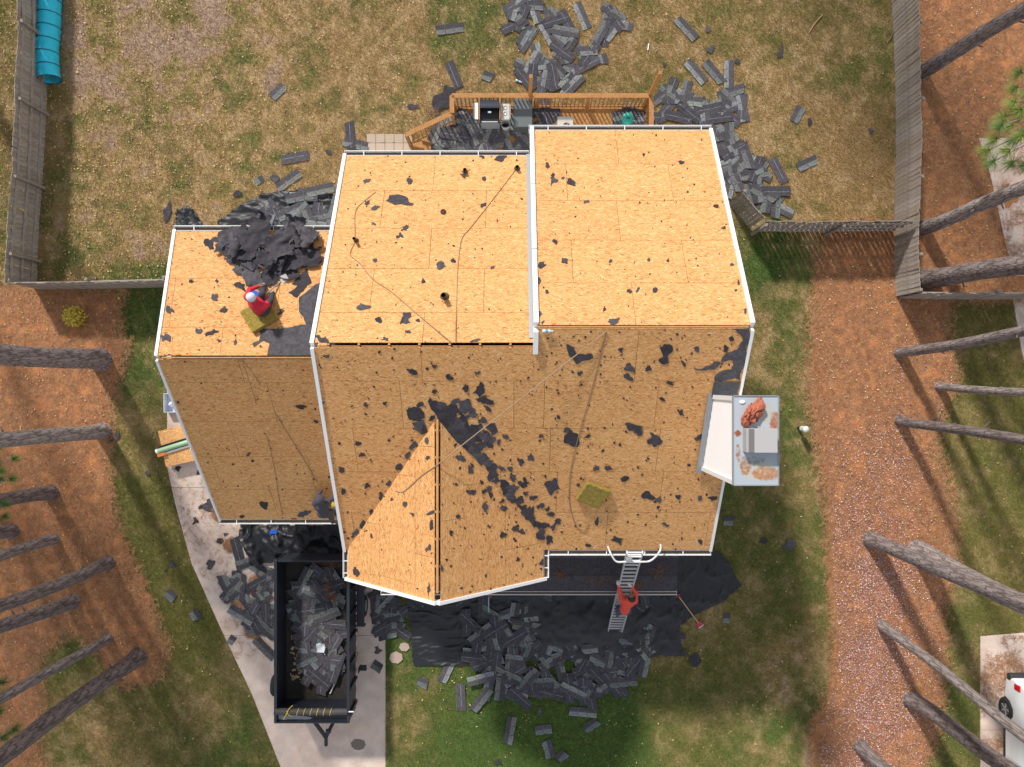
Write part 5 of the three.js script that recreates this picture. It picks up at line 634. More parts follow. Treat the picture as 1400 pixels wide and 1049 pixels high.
// ---------------------------------------------------------------- dump trailer
{
  const t = thing('dump_trailer', 'black high sided dump trailer half full of torn off shingles', 'trailer', V(-6.085, 0, 7.84)); const hw = 1.125, hl = 2.47, T = 1.75, B = 0.78;
  const blk = mat([0.018, 0.021, 0.03], { roughness: 0.4 }), bed0 = mat([0.045, 0.036, 0.03], { map: rep(grain.clone(), 1), roughness: 0.85 });
  obj('bed_floor', bx(hw * 2 - 0.02, 0.05, hl * 2 - 0.06, 0, B - 0.03, 0), bed0, t);
  for (const s of [-1, 1]) { const w = obj('side_wall', bx(0.04, T - B, hl * 2, s * (hw - 0.02), (T + B) / 2, 0), blk, t); obj('top_rail', rb(0.09, 0.07, hl * 2 + 0.02, 0.012, s * (hw - 0.02), T, 0), blk, w); for (let k = 0; k < 7; k++) obj('side_post', bx(0.06, T - B - 0.06, 0.09, s * (hw + 0.031), (T + B) / 2 - 0.03, -hl + 0.2 + k * 0.75), blk, w); }
  obj('tailgate', [bx(hw * 2 - 0.1, T - B, 0.04, 0, (T + B) / 2, -hl + 0.04)], blk, t);
  const fw = obj('front_wall', [bx(hw * 2, T - B, 0.04, 0, (T + B) / 2, hl - 0.28), bx(hw * 2, 0.04, 0.26, 0, T - 0.12, hl - 0.14), bx(hw * 2, 0.2, 0.03, 0, T - 0.05, hl - 0.005)], blk, t);
  obj('scuffed_plate', slab([[-1.05, 0], [-0.1, 0], [0.0, 0.05], [-0.25, 0.09], [-0.6, 0.12], [-1.05, 0.14]].map(([a, b]) => [a, b]), V(0, T - 0.094, hl - 0.05), X1, V(0, 0, -1), Y1, 0.003), mat([0.4, 0.42, 0.44], { roughness: 0.7 }), fw);
  const roll = new THREE.CylinderGeometry(0.1, 0.1, hw * 2 - 0.06, 24, 40).rotateZ(Math.PI / 2), p = roll.attributes.position; for (let i = 0; i < p.count; i++) { const k = 1 + 0.25 * (fbm(p.getX(i) * 6, p.getY(i) * 9 + p.getZ(i) * 9, 3) - 0.5); p.setY(i, p.getY(i) * k); p.setZ(i, p.getZ(i) * k); } roll.computeVertexNormals();
  const tr = obj('tarp_roll', planarUV(roll).translate(0, T + 0.02, hl - 0.33), mat([0.045, 0.042, 0.045], { roughness: 0.7 }), t);
  const yel = mat([0.62, 0.45, 0.02], { roughness: 0.6 });
  for (let k = 0; k < 6; k++) obj('strap', planarUV(new THREE.TorusGeometry(0.108, 0.009, 6, 24, 3.6).rotateX(0).rotateY(Math.PI / 2 - 0.25)).translate(-0.42 + k * 0.2, T + 0.02, hl - 0.33), yel, tr);
  obj('strap', [tube([V(-0.85, T + 0.06, hl - 0.12), V(-0.74, T + 0.14, hl - 0.3), V(-0.66, T + 0.1, hl - 0.46), V(-0.58, T + 0.02, hl - 0.52)], 0.012, 20), tube([V(-0.6, T + 0.06, hl - 0.2), V(-0.7, T + 0.14, hl - 0.32), V(-0.72, T + 0.13, hl - 0.4)], 0.012, 16)], yel, tr);
  obj('crank', [rod(V(hw - 0.05, T + 0.02, hl - 0.33), V(hw + 0.14, T + 0.02, hl - 0.33), 0.025), rod(V(hw + 0.14, T + 0.02, hl - 0.33), V(hw + 0.15, T - 0.1, hl - 0.26), 0.012)], metal, tr);
  obj('chassis', [bx(0.09, 0.16, hl * 2, -0.7, 0.62, 0), bx(0.09, 0.16, hl * 2, 0.7, 0.62, 0), ...[-1.8, -0.9, 0, 0.9, 1.8].map(z => bx(1.4, 0.1, 0.08, 0, 0.6, z))], blk, t);
  for (const s of [-1, 1]) { obj('fender', [rb(0.3, 0.03, 1.9, 0.01, s * (hw + 0.14), 0.86, -1.1), bx(0.3, 0.25, 0.03, s * (hw + 0.14), 0.73, -0.155)], blk, t);
    for (const z of [-1.55, -0.65]) { const w = obj('wheel', planarUV(new THREE.TorusGeometry(0.26, 0.105, 14, 32).rotateY(Math.PI / 2)).translate(s * (hw + 0.15), 0.37, z), rubber, t); obj('rim', planarUV(new THREE.CylinderGeometry(0.19, 0.19, 0.16, 24).rotateZ(Math.PI / 2)).translate(s * (hw + 0.16), 0.37, z), metal, w); } }
  const red = mat([0.5, 0.02, 0.02], { roughness: 0.4 }), whi = mat([0.75, 0.75, 0.75], { roughness: 0.4 });
  for (let k = 0; k < 26; k++) obj('reflector', bx(0.006, 0.05, 0.09, hw + 0.006 + 0.06, 1.02, -1.9 + k * 0.16), k % 2 ? red : whi, t);
  const sw = obj('spare_wheel', planarUV(new THREE.TorusGeometry(0.24, 0.1, 12, 28).rotateY(Math.PI / 2)).translate(-hw - 0.16, 1.2, 1.55), rubber, t); obj('rim', planarUV(new THREE.CylinderGeometry(0.16, 0.16, 0.1, 20).rotateZ(Math.PI / 2)).translate(-hw - 0.16, 1.2, 1.55), dullMetal, sw);
  obj('step', [bx(0.22, 0.03, 0.18, hw + 0.2, 0.62, 1.25), bx(0.02, 0.3, 0.18, hw + 0.1, 0.72, 1.25)], blk, t);
  obj('tongue', [beam(V(-0.7, 0.58, hl - 0.1), V(0.13, 0.55, hl + 1.05), 0.08, 0.12), beam(V(0.7, 0.58, hl - 0.1), V(0.13, 0.55, hl + 1.05), 0.08, 0.12), rb(0.1, 0.1, 0.3, 0.02, 0.13, 0.58, hl + 1.15)], blk, t);
  const j = obj('jack', [cy(0.045, 0.045, 0.8, 0.35, 0.75, hl + 0.55), cy(0.09, 0.09, 0.02, 0.35, 0.36, hl + 0.55)], blk, t); obj('jack_handle', [rod(V(0.35, 1.1, hl + 0.55), V(0.24, 1.1, hl + 0.72), 0.014), rb(0.16, 0.1, 0.12, 0.02, 0.35, 1.16, hl + 0.55)], blk, j);
}
heap([[405, 785], [460, 785], [466, 900], [464, 932], [424, 928], [412, 872]], 0.82, 92, 34, 'torn off shingle lying in the dump trailer bed', 'shingles in the trailer', 405, { face: 0.15 });
tag(obj('shingle_rubble', restShingles, shingleMat), 'lower layers of torn off shingles under the heaps', 'shingles', null, 'stuff');
{ // loose bits in the trailer
  const f = P(455, 940, 0.84); tag(obj('white_trim_stick', rb(0.045, 0.02, 0.45, 0.004).rotateY(-0.45).translate(f.x, 0.83, f.z), trim), 'white trim offcut lying on the trailer bed floor', 'offcut');
  const s2 = P(437, 888, 1.1); tag(obj('crumpled_foil', sheet(V(s2.x, 0.95, s2.z), X1, Z1, Y1, 0.34, 0.4, { amp: 0.12, seed: 41, n: 18, rag: 0.12 }), mat([0.62, 0.65, 0.7], { roughness: 0.35, side: THREE.DoubleSide })), 'crumpled white wrapper on shingles in the trailer', 'wrapper');
  seed = 421; const gs = []; for (let k = 0; k < 90; k++) { const p = P(397 + rr(0, 14) + (k > 60 ? rr(0, 14) : 0), 868 + rr(0, 62), 0.82), g = bx(rr(0.03, 0.1), 0.01, rr(0.02, 0.06)); g.rotateY(rr(0, 3)); gs.push(g.translate(p.x, 0.815 + rr(0, 0.01), p.z)); }
  tag(obj('wood_splinters', gs, mat([0.4, 0.29, 0.17], { roughness: 0.9 })), 'pale wood splinters along the trailer bed edge', 'splinters', null, 'stuff');
  const nd = []; for (let k = 0; k < 700; k++) { const c = pick([[455, 771, 22, 8], [432, 765, 20, 6], [478, 790, 10, 16], [447, 805, 5, 18], [455, 818, 6, 6]]), p = P(c[0] + rr(-1, 1) * c[2] * rnd(), c[1] + rr(-1, 1) * c[3] * rnd(), 1.1), a = rr(0, 6.28), L = rr(0.05, 0.1); nd.push(rod(V(p.x, 0.98 + rr(0, 0.16), p.z), V(p.x + Math.cos(a) * L, 0.98 + rr(0, 0.16), p.z + Math.sin(a) * L), 0.003, 0.003, 3)); }
  tag(obj('straw_clumps', nd, mat([0.38, 0.17, 0.06], { roughness: 0.9 })), 'rust pine straw dumped on shingles in the trailer', 'straw', null, 'stuff');
  const pn = []; for (let k = 0; k < 500; k++) { const c = pick([[765, 785, 14, 10], [820, 795, 60, 14], [872, 800, 8, 8], [900, 780, 20, 16]]), u = c[0] + rr(-1, 1) * c[2] * rnd(), v = c[1] + rr(-1, 1) * c[3] * rnd(), s = slopes.find(q => q.porch), p = hitPlane(u, v, s), a = rr(0, 6.28), L = rr(0.05, 0.1); p.y += 0.03; pn.push(rod(p, p.clone().add(V(Math.cos(a) * L, rr(-0.01, 0.02), Math.sin(a) * L)), 0.003, 0.003, 3)); }
  tag(obj('porch_straw', pn, mat([0.3, 0.14, 0.06], { roughness: 0.9 })), 'brown pine straw lying on the black porch roof', 'straw', null, 'stuff');
}

// ---------------------------------------------------------------- ropes
function ropeOn(list, label, r = 0.009) { const pts = list.map(([u, v]) => { const s = roofHit(u, v) || FL, p = hitPlane(u, v, s); return p.addScaledVector(s.N, 0.011); }); const g = tube(pts, r, 140, 6); tag(obj('rope', planarUV(g), rope), label, 'rope'); }
ropeOn([[618.7, 469], [570, 429.5], [535, 399.5], [510, 382], [492.5, 361], [479, 348], [485, 331], [487, 287], [497.5, 276], [513.7, 263]], 'curved brown rope from the ridge around a vent pipe');
ropeOn([[622.5, 469], [624, 427], [627, 354.5], [632.5, 324.5], [641, 314.5], [682.5, 262], [706, 231]], 'brown rope from the ridge up to a vent pipe by the step');
{ const A = hitPlane(829, 453, FR).add(V(0, 0.03, 0)), B = P(598, 635.5, 7.99), on = (u, v) => hitPlane(u, v, GLs).addScaledVector(GLs.N, 0.012), pts = []; for (let k = 0; k <= 12; k++) pts.push(A.clone().lerp(B, k / 12)); pts.push(on(592, 640), on(576, 651), on(562, 664), on(550, 673), on(541, 671)); tag(obj('rope', planarUV(tube(pts, 0.012, 160, 7)), mat([0.36, 0.25, 0.165], { roughness: 0.9 })), 'taut tan rope crossing from ridge onto the gable', 'rope'); }
ropeOn([[829, 453], [812, 520], [790, 600], [780, 645], [779, 690], [789, 720], [798, 727], [805, 716]], 'slack rope looping past the foam cushion');
ropeOn([[331, 491], [350, 549], [367.5, 606.5], [376, 644], [381, 679], [387, 704]], 'rope hanging down the garage wing to its gutter');
ropeOn([[331, 491], [355, 524], [382.5, 574], [410, 619], [434, 659]], 'rope running to the crouching worker in dark hoodie');

// ---------------------------------------------------------------- ladder
const LF = P(840, 866, 0.02), LT = V(2.97, 6.35, 4.13);
{
  const t = thing('extension_ladder', 'aluminium extension ladder leaning against the porch side eave', 'ladder'); const d = LT.clone().sub(LF), L = d.length(), dir = d.clone().normalize(), nrm = dir.clone().cross(X1).normalize(); if (nrm.z < 0) nrm.negate();
  const alu = mat([0.62, 0.63, 0.66], { roughness: 0.4, metalness: 0.35 });
  for (const s of [-1, 1]) { obj('side_rail', beam(LF.clone().add(V(s * 0.225, 0, 0)), LF.clone().addScaledVector(dir, L * 0.56).add(V(s * 0.225, 0, 0)), 0.03, 0.08, nrm), alu, t); const o = nrm.clone().multiplyScalar(-0.06); obj('fly_rail', beam(LF.clone().addScaledVector(dir, L * 0.42).add(o).add(V(s * 0.19, 0, 0)), LT.clone().add(o).add(V(s * 0.19, 0, 0)), 0.028, 0.075, nrm), alu, t); obj('foot', rb(0.06, 0.04, 0.12, 0.01, LF.x + s * 0.225, 0.02, LF.z), rubber, t); }
  for (let k = 1; k * 0.3 < L; k++) { const f = k * 0.3, o = f > L * 0.56 ? -0.06 : 0, w = o ? 0.19 : 0.225, p = LF.clone().addScaledVector(dir, f).addScaledVector(nrm, o); obj('rung', beam(p.clone().add(V(-w, 0, 0)), p.clone().add(V(w, 0, 0)), 0.05, 0.035, nrm), alu, t); if (f > L * 0.42 && f < L * 0.56) obj('rung', beam(p.clone().addScaledVector(nrm, -0.06).add(V(-0.19, 0.1, 0)), p.clone().addScaledVector(nrm, -0.06).add(V(0.19, 0.1, 0)), 0.05, 0.035, nrm), alu, t); }
  const a = hitPlane(831, 747, FR).add(V(0, 0.03, 0)), b = hitPlane(903, 744, FR).add(V(0, 0.03, 0)), q = V(LT.x, 6.05, LT.z + 0.2);
  obj('stabilizer', tube([a, V(a.x + 0.04, 6.15, a.z + 0.12), V(LT.x - 0.42, 6.12, q.z + 0.02), V(LT.x - 0.2, 6.12, q.z + 0.03), V(LT.x + 0.2, 6.12, q.z + 0.03), V(LT.x + 0.42, 6.12, q.z), V(b.x - 0.04, 6.15, b.z + 0.13), b], 0.024, 60, 10), mat([0.8, 0.8, 0.82], { roughness: 0.3, metalness: 0.3 }), t);
  obj('rubber_pad', rb(0.16, 0.08, 0.12, 0.03, LT.x - 0.12, 6.2, LT.z + 0.15), dullMetal, t);
}
// foam cushions
function cushion(p, N, a, sz, label) { const t = new RoundedBoxGeometry(sz, 0.14, sz * 0.93, 4, 0.02), q = t.attributes.position; for (let i = 0; i < q.count; i++) if (q.getY(i) > 0) q.setY(i, q.getY(i) - 0.02 * fbm(q.getX(i) * 8, q.getZ(i) * 8, 3)); t.computeVertexNormals(); const g = planarUV(t).rotateY(a).translate(0, 0.075, 0); g.applyQuaternion(new THREE.Quaternion().setFromUnitVectors(Y1, N)); tag(obj('foam_cushion', g.translate(p.x, p.y, p.z), mat([0.42, 0.31, 0.06], { map: rep(grain.clone(), 3), roughness: 1 })), label, 'cushion'); }
cushion(hitPlane(810.5, 674, FR), FR.N, -0.45, 0.62, 'yellow foam cushion lying alone on the shaded front slope'); cushion(hitPlane(356, 433, WBk), WBk.N, 0.6, 0.66, 'yellow foam cushion under the worker in red');

// ---------------------------------------------------------------- people: one continuous skin from joined tapered capsules
function skin(bones, cell, k = 0.03) {                             // bones: [a, b, ra, rb, colour]
  const lo = V(1e9, 1e9, 1e9), hi = V(-1e9, -1e9, -1e9); for (const [a, b, ra, rb] of bones) { const m = Math.max(ra, rb) + cell * 4; for (const p of [a, b]) { lo.min(p.clone().subScalar(m)); hi.max(p.clone().addScalar(m)); } }
  const c = lo.clone().add(hi).multiplyScalar(0.5), half = Math.max(hi.x - lo.x, hi.y - lo.y, hi.z - lo.z) / 2, res = Math.min(112, Math.ceil(2 * half / cell));
  const mc = new MarchingCubes(res, shingleMat, false, false, 90000); mc.isolation = 0; const hs = res / 2, B = bones.map(([a, b, ra, rb, col]) => { const d = b.clone().sub(a); return { a, d, dd: Math.max(1e-9, d.dot(d)), ra, rb, col }; });
  const dist = (x, y, z, o) => { const wx = x - o.a.x, wy = y - o.a.y, wz = z - o.a.z, t = clamp((wx * o.d.x + wy * o.d.y + wz * o.d.z) / o.dd, 0, 1), ex = wx - o.d.x * t, ey = wy - o.d.y * t, ez = wz - o.d.z * t; return Math.sqrt(ex * ex + ey * ey + ez * ez) - (o.ra + (o.rb - o.ra) * t); };
  let n = 0; for (let z = 0; z < res; z++) for (let y = 0; y < res; y++) for (let x = 0; x < res; x++) { const X = c.x + (x - hs) / hs * half, Y = c.y + (y - hs) / hs * half, Zz = c.z + (z - hs) / hs * half; let d = 1e3; for (const o of B) { const e = dist(X, Y, Zz, o); if (d > 900) d = e; else { const h = clamp(0.5 + 0.5 * (e - d) / k, 0, 1); d = e * (1 - h) + d * h - k * h * (1 - h); } } mc.field[n++] = -d; }
  mc.update(); const m = mc.count, pos = new Float32Array(m * 3), col = new Float32Array(m * 3);
  for (let i = 0; i < m; i++) { const x = c.x + mc.positionArray[i * 3] * half, y = c.y + mc.positionArray[i * 3 + 1] * half, z = c.z + mc.positionArray[i * 3 + 2] * half; pos.set([x, y, z], i * 3); let best = 1e9, bc = null; for (const o of B) { const e = dist(x, y, z, o); if (e < best) { best = e; bc = o.col; } } const v = 0.88 + 0.24 * fbm(x * 14, y * 9 + z * 14, 3); col.set(bc.map(q => q * v), i * 3); }
  let g = new THREE.BufferGeometry(); g.setAttribute('position', new THREE.BufferAttribute(pos, 3)); g.setAttribute('color', new THREE.BufferAttribute(col, 3)); g = mergeVertices(g, 1e-4); g.computeVertexNormals(); g = g.toNonIndexed(); g.setAttribute('uv', new THREE.BufferAttribute(new Float32Array(g.attributes.position.count * 2), 2)); return g;
}
function hand(w, fwd, palm, c, side = 1) {                         // five fingers that curl towards the palm side
  fwd = fwd.clone().normalize(); const s = fwd.clone().cross(palm).normalize().multiplyScalar(side), pl = palm.clone().normalize(), b = [[w.clone(), w.clone().addScaledVector(fwd, 0.03), 0.026, 0.03, c]];
  for (let k = -1; k <= 1; k++) b.push([w.clone().addScaledVector(fwd, 0.03).addScaledVector(s, k * 0.02), w.clone().addScaledVector(fwd, 0.085).addScaledVector(s, k * 0.027), 0.02, 0.015, c]);
  [[-0.034, 0.062], [-0.012, 0.075], [0.011, 0.07], [0.032, 0.055]].forEach(([o, L]) => { const p = w.clone().addScaledVector(fwd, 0.09).addScaledVector(s, o), q = p.clone().addScaledVector(fwd, L * 0.45).addScaledVector(pl, L * 0.25), r = q.clone().addScaledVector(fwd, L * 0.1).addScaledVector(pl, L * 0.5); b.push([p, q, 0.0105, 0.0095, c], [q, r, 0.0095, 0.008, c]); });
  const t0 = w.clone().addScaledVector(fwd, 0.03).addScaledVector(s, -0.03), t1 = t0.clone().addScaledVector(fwd, 0.035).addScaledVector(s, -0.03).addScaledVector(pl, 0.02), t2 = t1.clone().addScaledVector(fwd, 0.02).addScaledVector(pl, 0.028).addScaledVector(s, 0.012); b.push([t0, t1, 0.014, 0.012, c], [t1, t2, 0.012, 0.009, c]);
  return skin(b, 0.0042, 0.006);
}
const SKIN = [0.32, 0.17, 0.11];
// j: joints in world space
function person(label, j, col, o = {}) {
  const t = thing('person', label, 'person', V(0, 0, 0)), b = [], L = (a, c, ra, rb, k) => b.push([a, c, ra, rb, k]);
  const S = col.shirt, Tr = col.pants, up = j.neck.clone().sub(j.hips).normalize(), acr = j.rs.clone().sub(j.ls).normalize();
  L(j.hips.clone().addScaledVector(acr, -0.08), j.hips.clone().addScaledVector(acr, 0.08), 0.125, 0.125, Tr); L(j.hips.clone().addScaledVector(up, 0.06), j.chest, 0.135, 0.155, S); L(j.chest.clone().addScaledVector(acr, -0.07), j.chest.clone().addScaledVector(acr, 0.07), 0.13, 0.13, S);
  L(j.ls, j.rs, 0.085, 0.085, S); L(j.chest, j.neck, 0.12, 0.075, S); L(j.neck, j.head, 0.06, 0.06, o.hood ? S : SKIN);
  for (const [s, e, h] of [[j.ls, j.le, j.lh], [j.rs, j.re, j.rh]]) { L(s, e, 0.075, 0.055, S); L(e, h, 0.055, 0.038, S); }
  for (const [h, k, f, sg] of [[j.hips.clone().addScaledVector(acr, -0.1), j.lk, j.lf, -1], [j.hips.clone().addScaledVector(acr, 0.1), j.rk, j.rf, 1]]) { L(h, k, 0.1, 0.07, Tr); L(k, f, 0.068, 0.05, Tr); }
  const fd = j.face.clone().normalize(), hu = V(0, 1, 0).addScaledVector(fd, -fd.y).normalize(), hr = hu.clone().cross(fd);
  const parts = [skin(b, 0.013, 0.045)];
  // head: skull, jaw, nose, ears, brow
  const h = j.head, hb = []; const at = (u, f, r = 0) => h.clone().addScaledVector(hu, u).addScaledVector(fd, f).addScaledVector(hr, r);
  hb.push([at(0.03, -0.02), at(0.03, 0.015), 0.092, 0.088, SKIN], [at(-0.06, 0.03), at(-0.085, 0.055), 0.06, 0.042, SKIN], [at(0.0, 0.1), at(-0.025, 0.118), 0.01, 0.016, SKIN], [at(-0.068, 0.088, -0.018), at(-0.068, 0.088, 0.018), 0.01, 0.01, [0.3, 0.12, 0.1]]); for (const s of [-1, 1]) { hb.push([at(0.02, -0.005, s * 0.088), at(-0.025, 0, s * 0.088), 0.016, 0.012, SKIN], [at(0.01, 0.09, s * 0.034), at(0.01, 0.091, s * 0.034), 0.013, 0.013, [0.05, 0.035, 0.03]]); }
  parts.push(skin(hb, 0.0045, 0.02)); parts.push(hand(j.lh, j.lh.clone().sub(j.le), j.palm || V(0, -1, 0), col.glove || SKIN, 1), hand(j.rh, j.rh.clone().sub(j.re), j.palm || V(0, -1, 0), col.glove || SKIN, -1));
  obj('body', merge(parts), mat([1, 1, 1], { vertexColors: true, roughness: 0.85 }), t);
  for (const [f, k] of [[j.lf, j.lk], [j.rf, j.rk]]) { const d = (j.toe || fd).clone().setY((j.toe || fd).y * 0.5).normalize(); obj('boot', skin([[f.clone().add(V(0, 0.03, 0)), f.clone().add(V(0, -0.035, 0)), 0.056, 0.05, col.boot], [f.clone().add(V(0, -0.045, 0)), f.clone().addScaledVector(d, 0.17).add(V(0, -0.055, 0)), 0.047, 0.04, col.boot], [f.clone().addScaledVector(d, -0.05).add(V(0, -0.05, 0)), f.clone().add(V(0, -0.05, 0)), 0.042, 0.046, col.boot]], 0.008, 0.02), mat([1, 1, 1], { vertexColors: true, roughness: 0.7 }), t); }
  if (o.cap) { const cg = [tint(planarUV(new THREE.SphereGeometry(0.108, 24, 14, 0, 6.2832, 0, 1.62)), col.cap)]; const cap = merge(cg); cap.applyMatrix4(new THREE.Matrix4().makeBasis(hr, hu, fd)); const p = at(0.035, -0.008); obj('cap', cap.translate(p.x, p.y, p.z), mat([1, 1, 1], { vertexColors: true, roughness: 0.75, side: THREE.DoubleSide }), t);
    const br = new THREE.CylinderGeometry(0.095, 0.095, 0.012, 24, 1, false, -1.4, 2.8); const bb = planarUV(br).scale(0.9, 1, 1.15); bb.applyMatrix4(new THREE.Matrix4().makeBasis(hr, hu, fd)); const bp = at(0.032, 0.075); obj('cap_bill', bb.translate(bp.x, bp.y, bp.z), mat(col.bill, { roughness: 0.7 }), t); }
  if (o.hair) obj('hair', (() => { const g = new THREE.SphereGeometry(0.105, 26, 16, 0, 6.2832, 0, 1.9), p = g.attributes.position; for (let i = 0; i < p.count; i++) { const k = 1 + 0.12 * (fbm(p.getX(i) * 40, p.getZ(i) * 40 + p.getY(i) * 30, 3) - 0.5); p.setXYZ(i, p.getX(i) * k, p.getY(i) * k, p.getZ(i) * k); } g.rotateX(-0.35); g.computeVertexNormals(); const f = planarUV(g); f.applyMatrix4(new THREE.Matrix4().makeBasis(hr, hu, fd)); const q = at(0.03, -0.01); return f.translate(q.x, q.y, q.z); })(), mat([0.012, 0.01, 0.01], { roughness: 0.6, side: THREE.DoubleSide }), t);
  if (o.hood) obj('hood', skin([[at(0.035, -0.03), at(0.04, 0.0), 0.122, 0.112, S], [at(-0.08, -0.06), at(0, -0.05), 0.1, 0.115, S]], 0.009, 0.03), mat([1, 1, 1], { vertexColors: true, roughness: 0.9 }), t);
  return t;
}
const yW = (u, v, s) => hitPlane(u, v, s).y;
{ // in red on the garage wing, sitting on the cushion with a shovel
  person('worker in red hoodie and white cap seated on cushion holding shovel', { hips: P(356, 424, 7.32), chest: P(350.5, 415.5, 7.62), neck: P(347, 411, 7.8), head: P(343.5, 407, 7.95), ls: P(338.5, 406, 7.72), rs: P(360, 419, 7.7), le: P(341, 397, 7.45), lh: P(352, 392, 7.34), re: P(366, 416, 7.42), rh: P(361, 404, 7.32), lk: P(358, 402, 7.48), lf: P(361, 390, 7.02), rk: P(369, 412, 7.42), rf: P(373, 401, 7.03), face: V(0.6, -0.35, -0.72), toe: V(0.25, -0.1, -0.95) }, { shirt: [0.62, 0.02, 0.05], pants: [0.05, 0.05, 0.06], boot: [0.22, 0.22, 0.25], cap: [0.6, 0.63, 0.7], bill: [0.01, 0.09, 0.55] }, { cap: true });
  const t = thing('roofing_shovel', 'flat roofing shovel held by the worker in red', 'shovel'), a = P(361, 404, 7.3), b = P(384, 385, 6.97); obj('shaft', rod(a.clone().lerp(b, -0.12), b, 0.016), mat([0.4, 0.38, 0.36], { roughness: 0.4, metalness: 0.4 }), t); obj('grip', rod(a.clone().lerp(b, -0.2), a.clone().lerp(b, -0.02), 0.022), black, t);
  const g = bx(0.2, 0.006, 0.2), q = g.attributes.position; for (let i = 0; i < q.count; i++) if (q.getZ(i) < 0) q.setX(i, q.getX(i) * 0.75); g.computeVertexNormals(); g.rotateX(0.2).rotateY(-1.05); const c = P(388, 381, 7.0); obj('blade', g.translate(c.x, c.y, c.z), mat([0.6, 0.57, 0.52], { roughness: 0.4, metalness: 0.3 }), t);
}
person('worker in dark grey hoodie crouching at the garage wing eave', { hips: P(444, 702, 4.5), chest: P(439.5, 692, 4.86), neck: P(438, 687, 5.05), head: P(437.5, 683, 5.2), ls: P(431, 688, 4.95), rs: P(447, 688, 4.93), le: P(435, 677, 4.72), lh: P(440.5, 669, 4.62), re: P(454, 682, 4.8), rh: P(461, 674, 4.85), lk: P(457, 697, 4.5), lf: P(460, 703, 4.2), rk: P(453, 708, 4.4), rf: P(455, 713.5, 4.08), face: V(0.55, -0.45, -0.7), toe: V(0.9, -0.1, 0.3) }, { shirt: [0.06, 0.055, 0.075], pants: [0.07, 0.065, 0.05], boot: [0.1, 0.085, 0.07], glove: [0.5, 0.45, 0.42] }, { hood: true });
{ const p = hitPlane(456, 691, WFr); tag(obj('yellow_knee_pad', planarUV(new THREE.SphereGeometry(0.11, 20, 12).scale(1, 0.5, 1)).translate(p.x, p.y + 0.06, p.z), mat([0.5, 0.36, 0.04], { roughness: 0.8 })), 'rounded yellow foam pad beside the crouching worker', 'pad'); }
{ // on the ladder
  const d = LT.clone().sub(LF).normalize(), at = y => LF.clone().addScaledVector(d, (y - LF.y) / d.y);
  const r1 = at(2.25), r2 = at(2.55), nr = V(0, 0.3, 0.95);
  person('worker in red shirt climbing the ladder, seen from above', { hips: at(3.1).addScaledVector(nr, 0.26).add(V(0.02, 0, 0)), chest: P(858.5, 823, 3.72), neck: P(861.5, 820, 3.93), head: P(863.5, 817.5, 4.1), ls: P(850.5, 820, 3.85), rs: P(868, 822, 3.85), le: P(847.5, 809, 3.9), lh: P(845.5, 800, 4.15), re: P(870, 812, 3.9), rh: P(863, 802.5, 4.08), lk: at(2.75).addScaledVector(nr, 0.12).add(V(-0.12, 0, 0)), lf: r1.clone().add(V(-0.1, 0.09, 0.08)), rk: at(3.0).addScaledVector(nr, 0.1).add(V(0.12, 0, 0)), rf: r2.clone().add(V(0.1, 0.09, 0.08)), face: V(-0.1, 0.1, -1), palm: V(0, -0.5, -0.85) }, { shirt: [0.72, 0.075, 0.045], pants: [0.05, 0.06, 0.12], boot: [0.1, 0.07, 0.05], glove: [0.62, 0.58, 0.58] }, { hair: true });
}

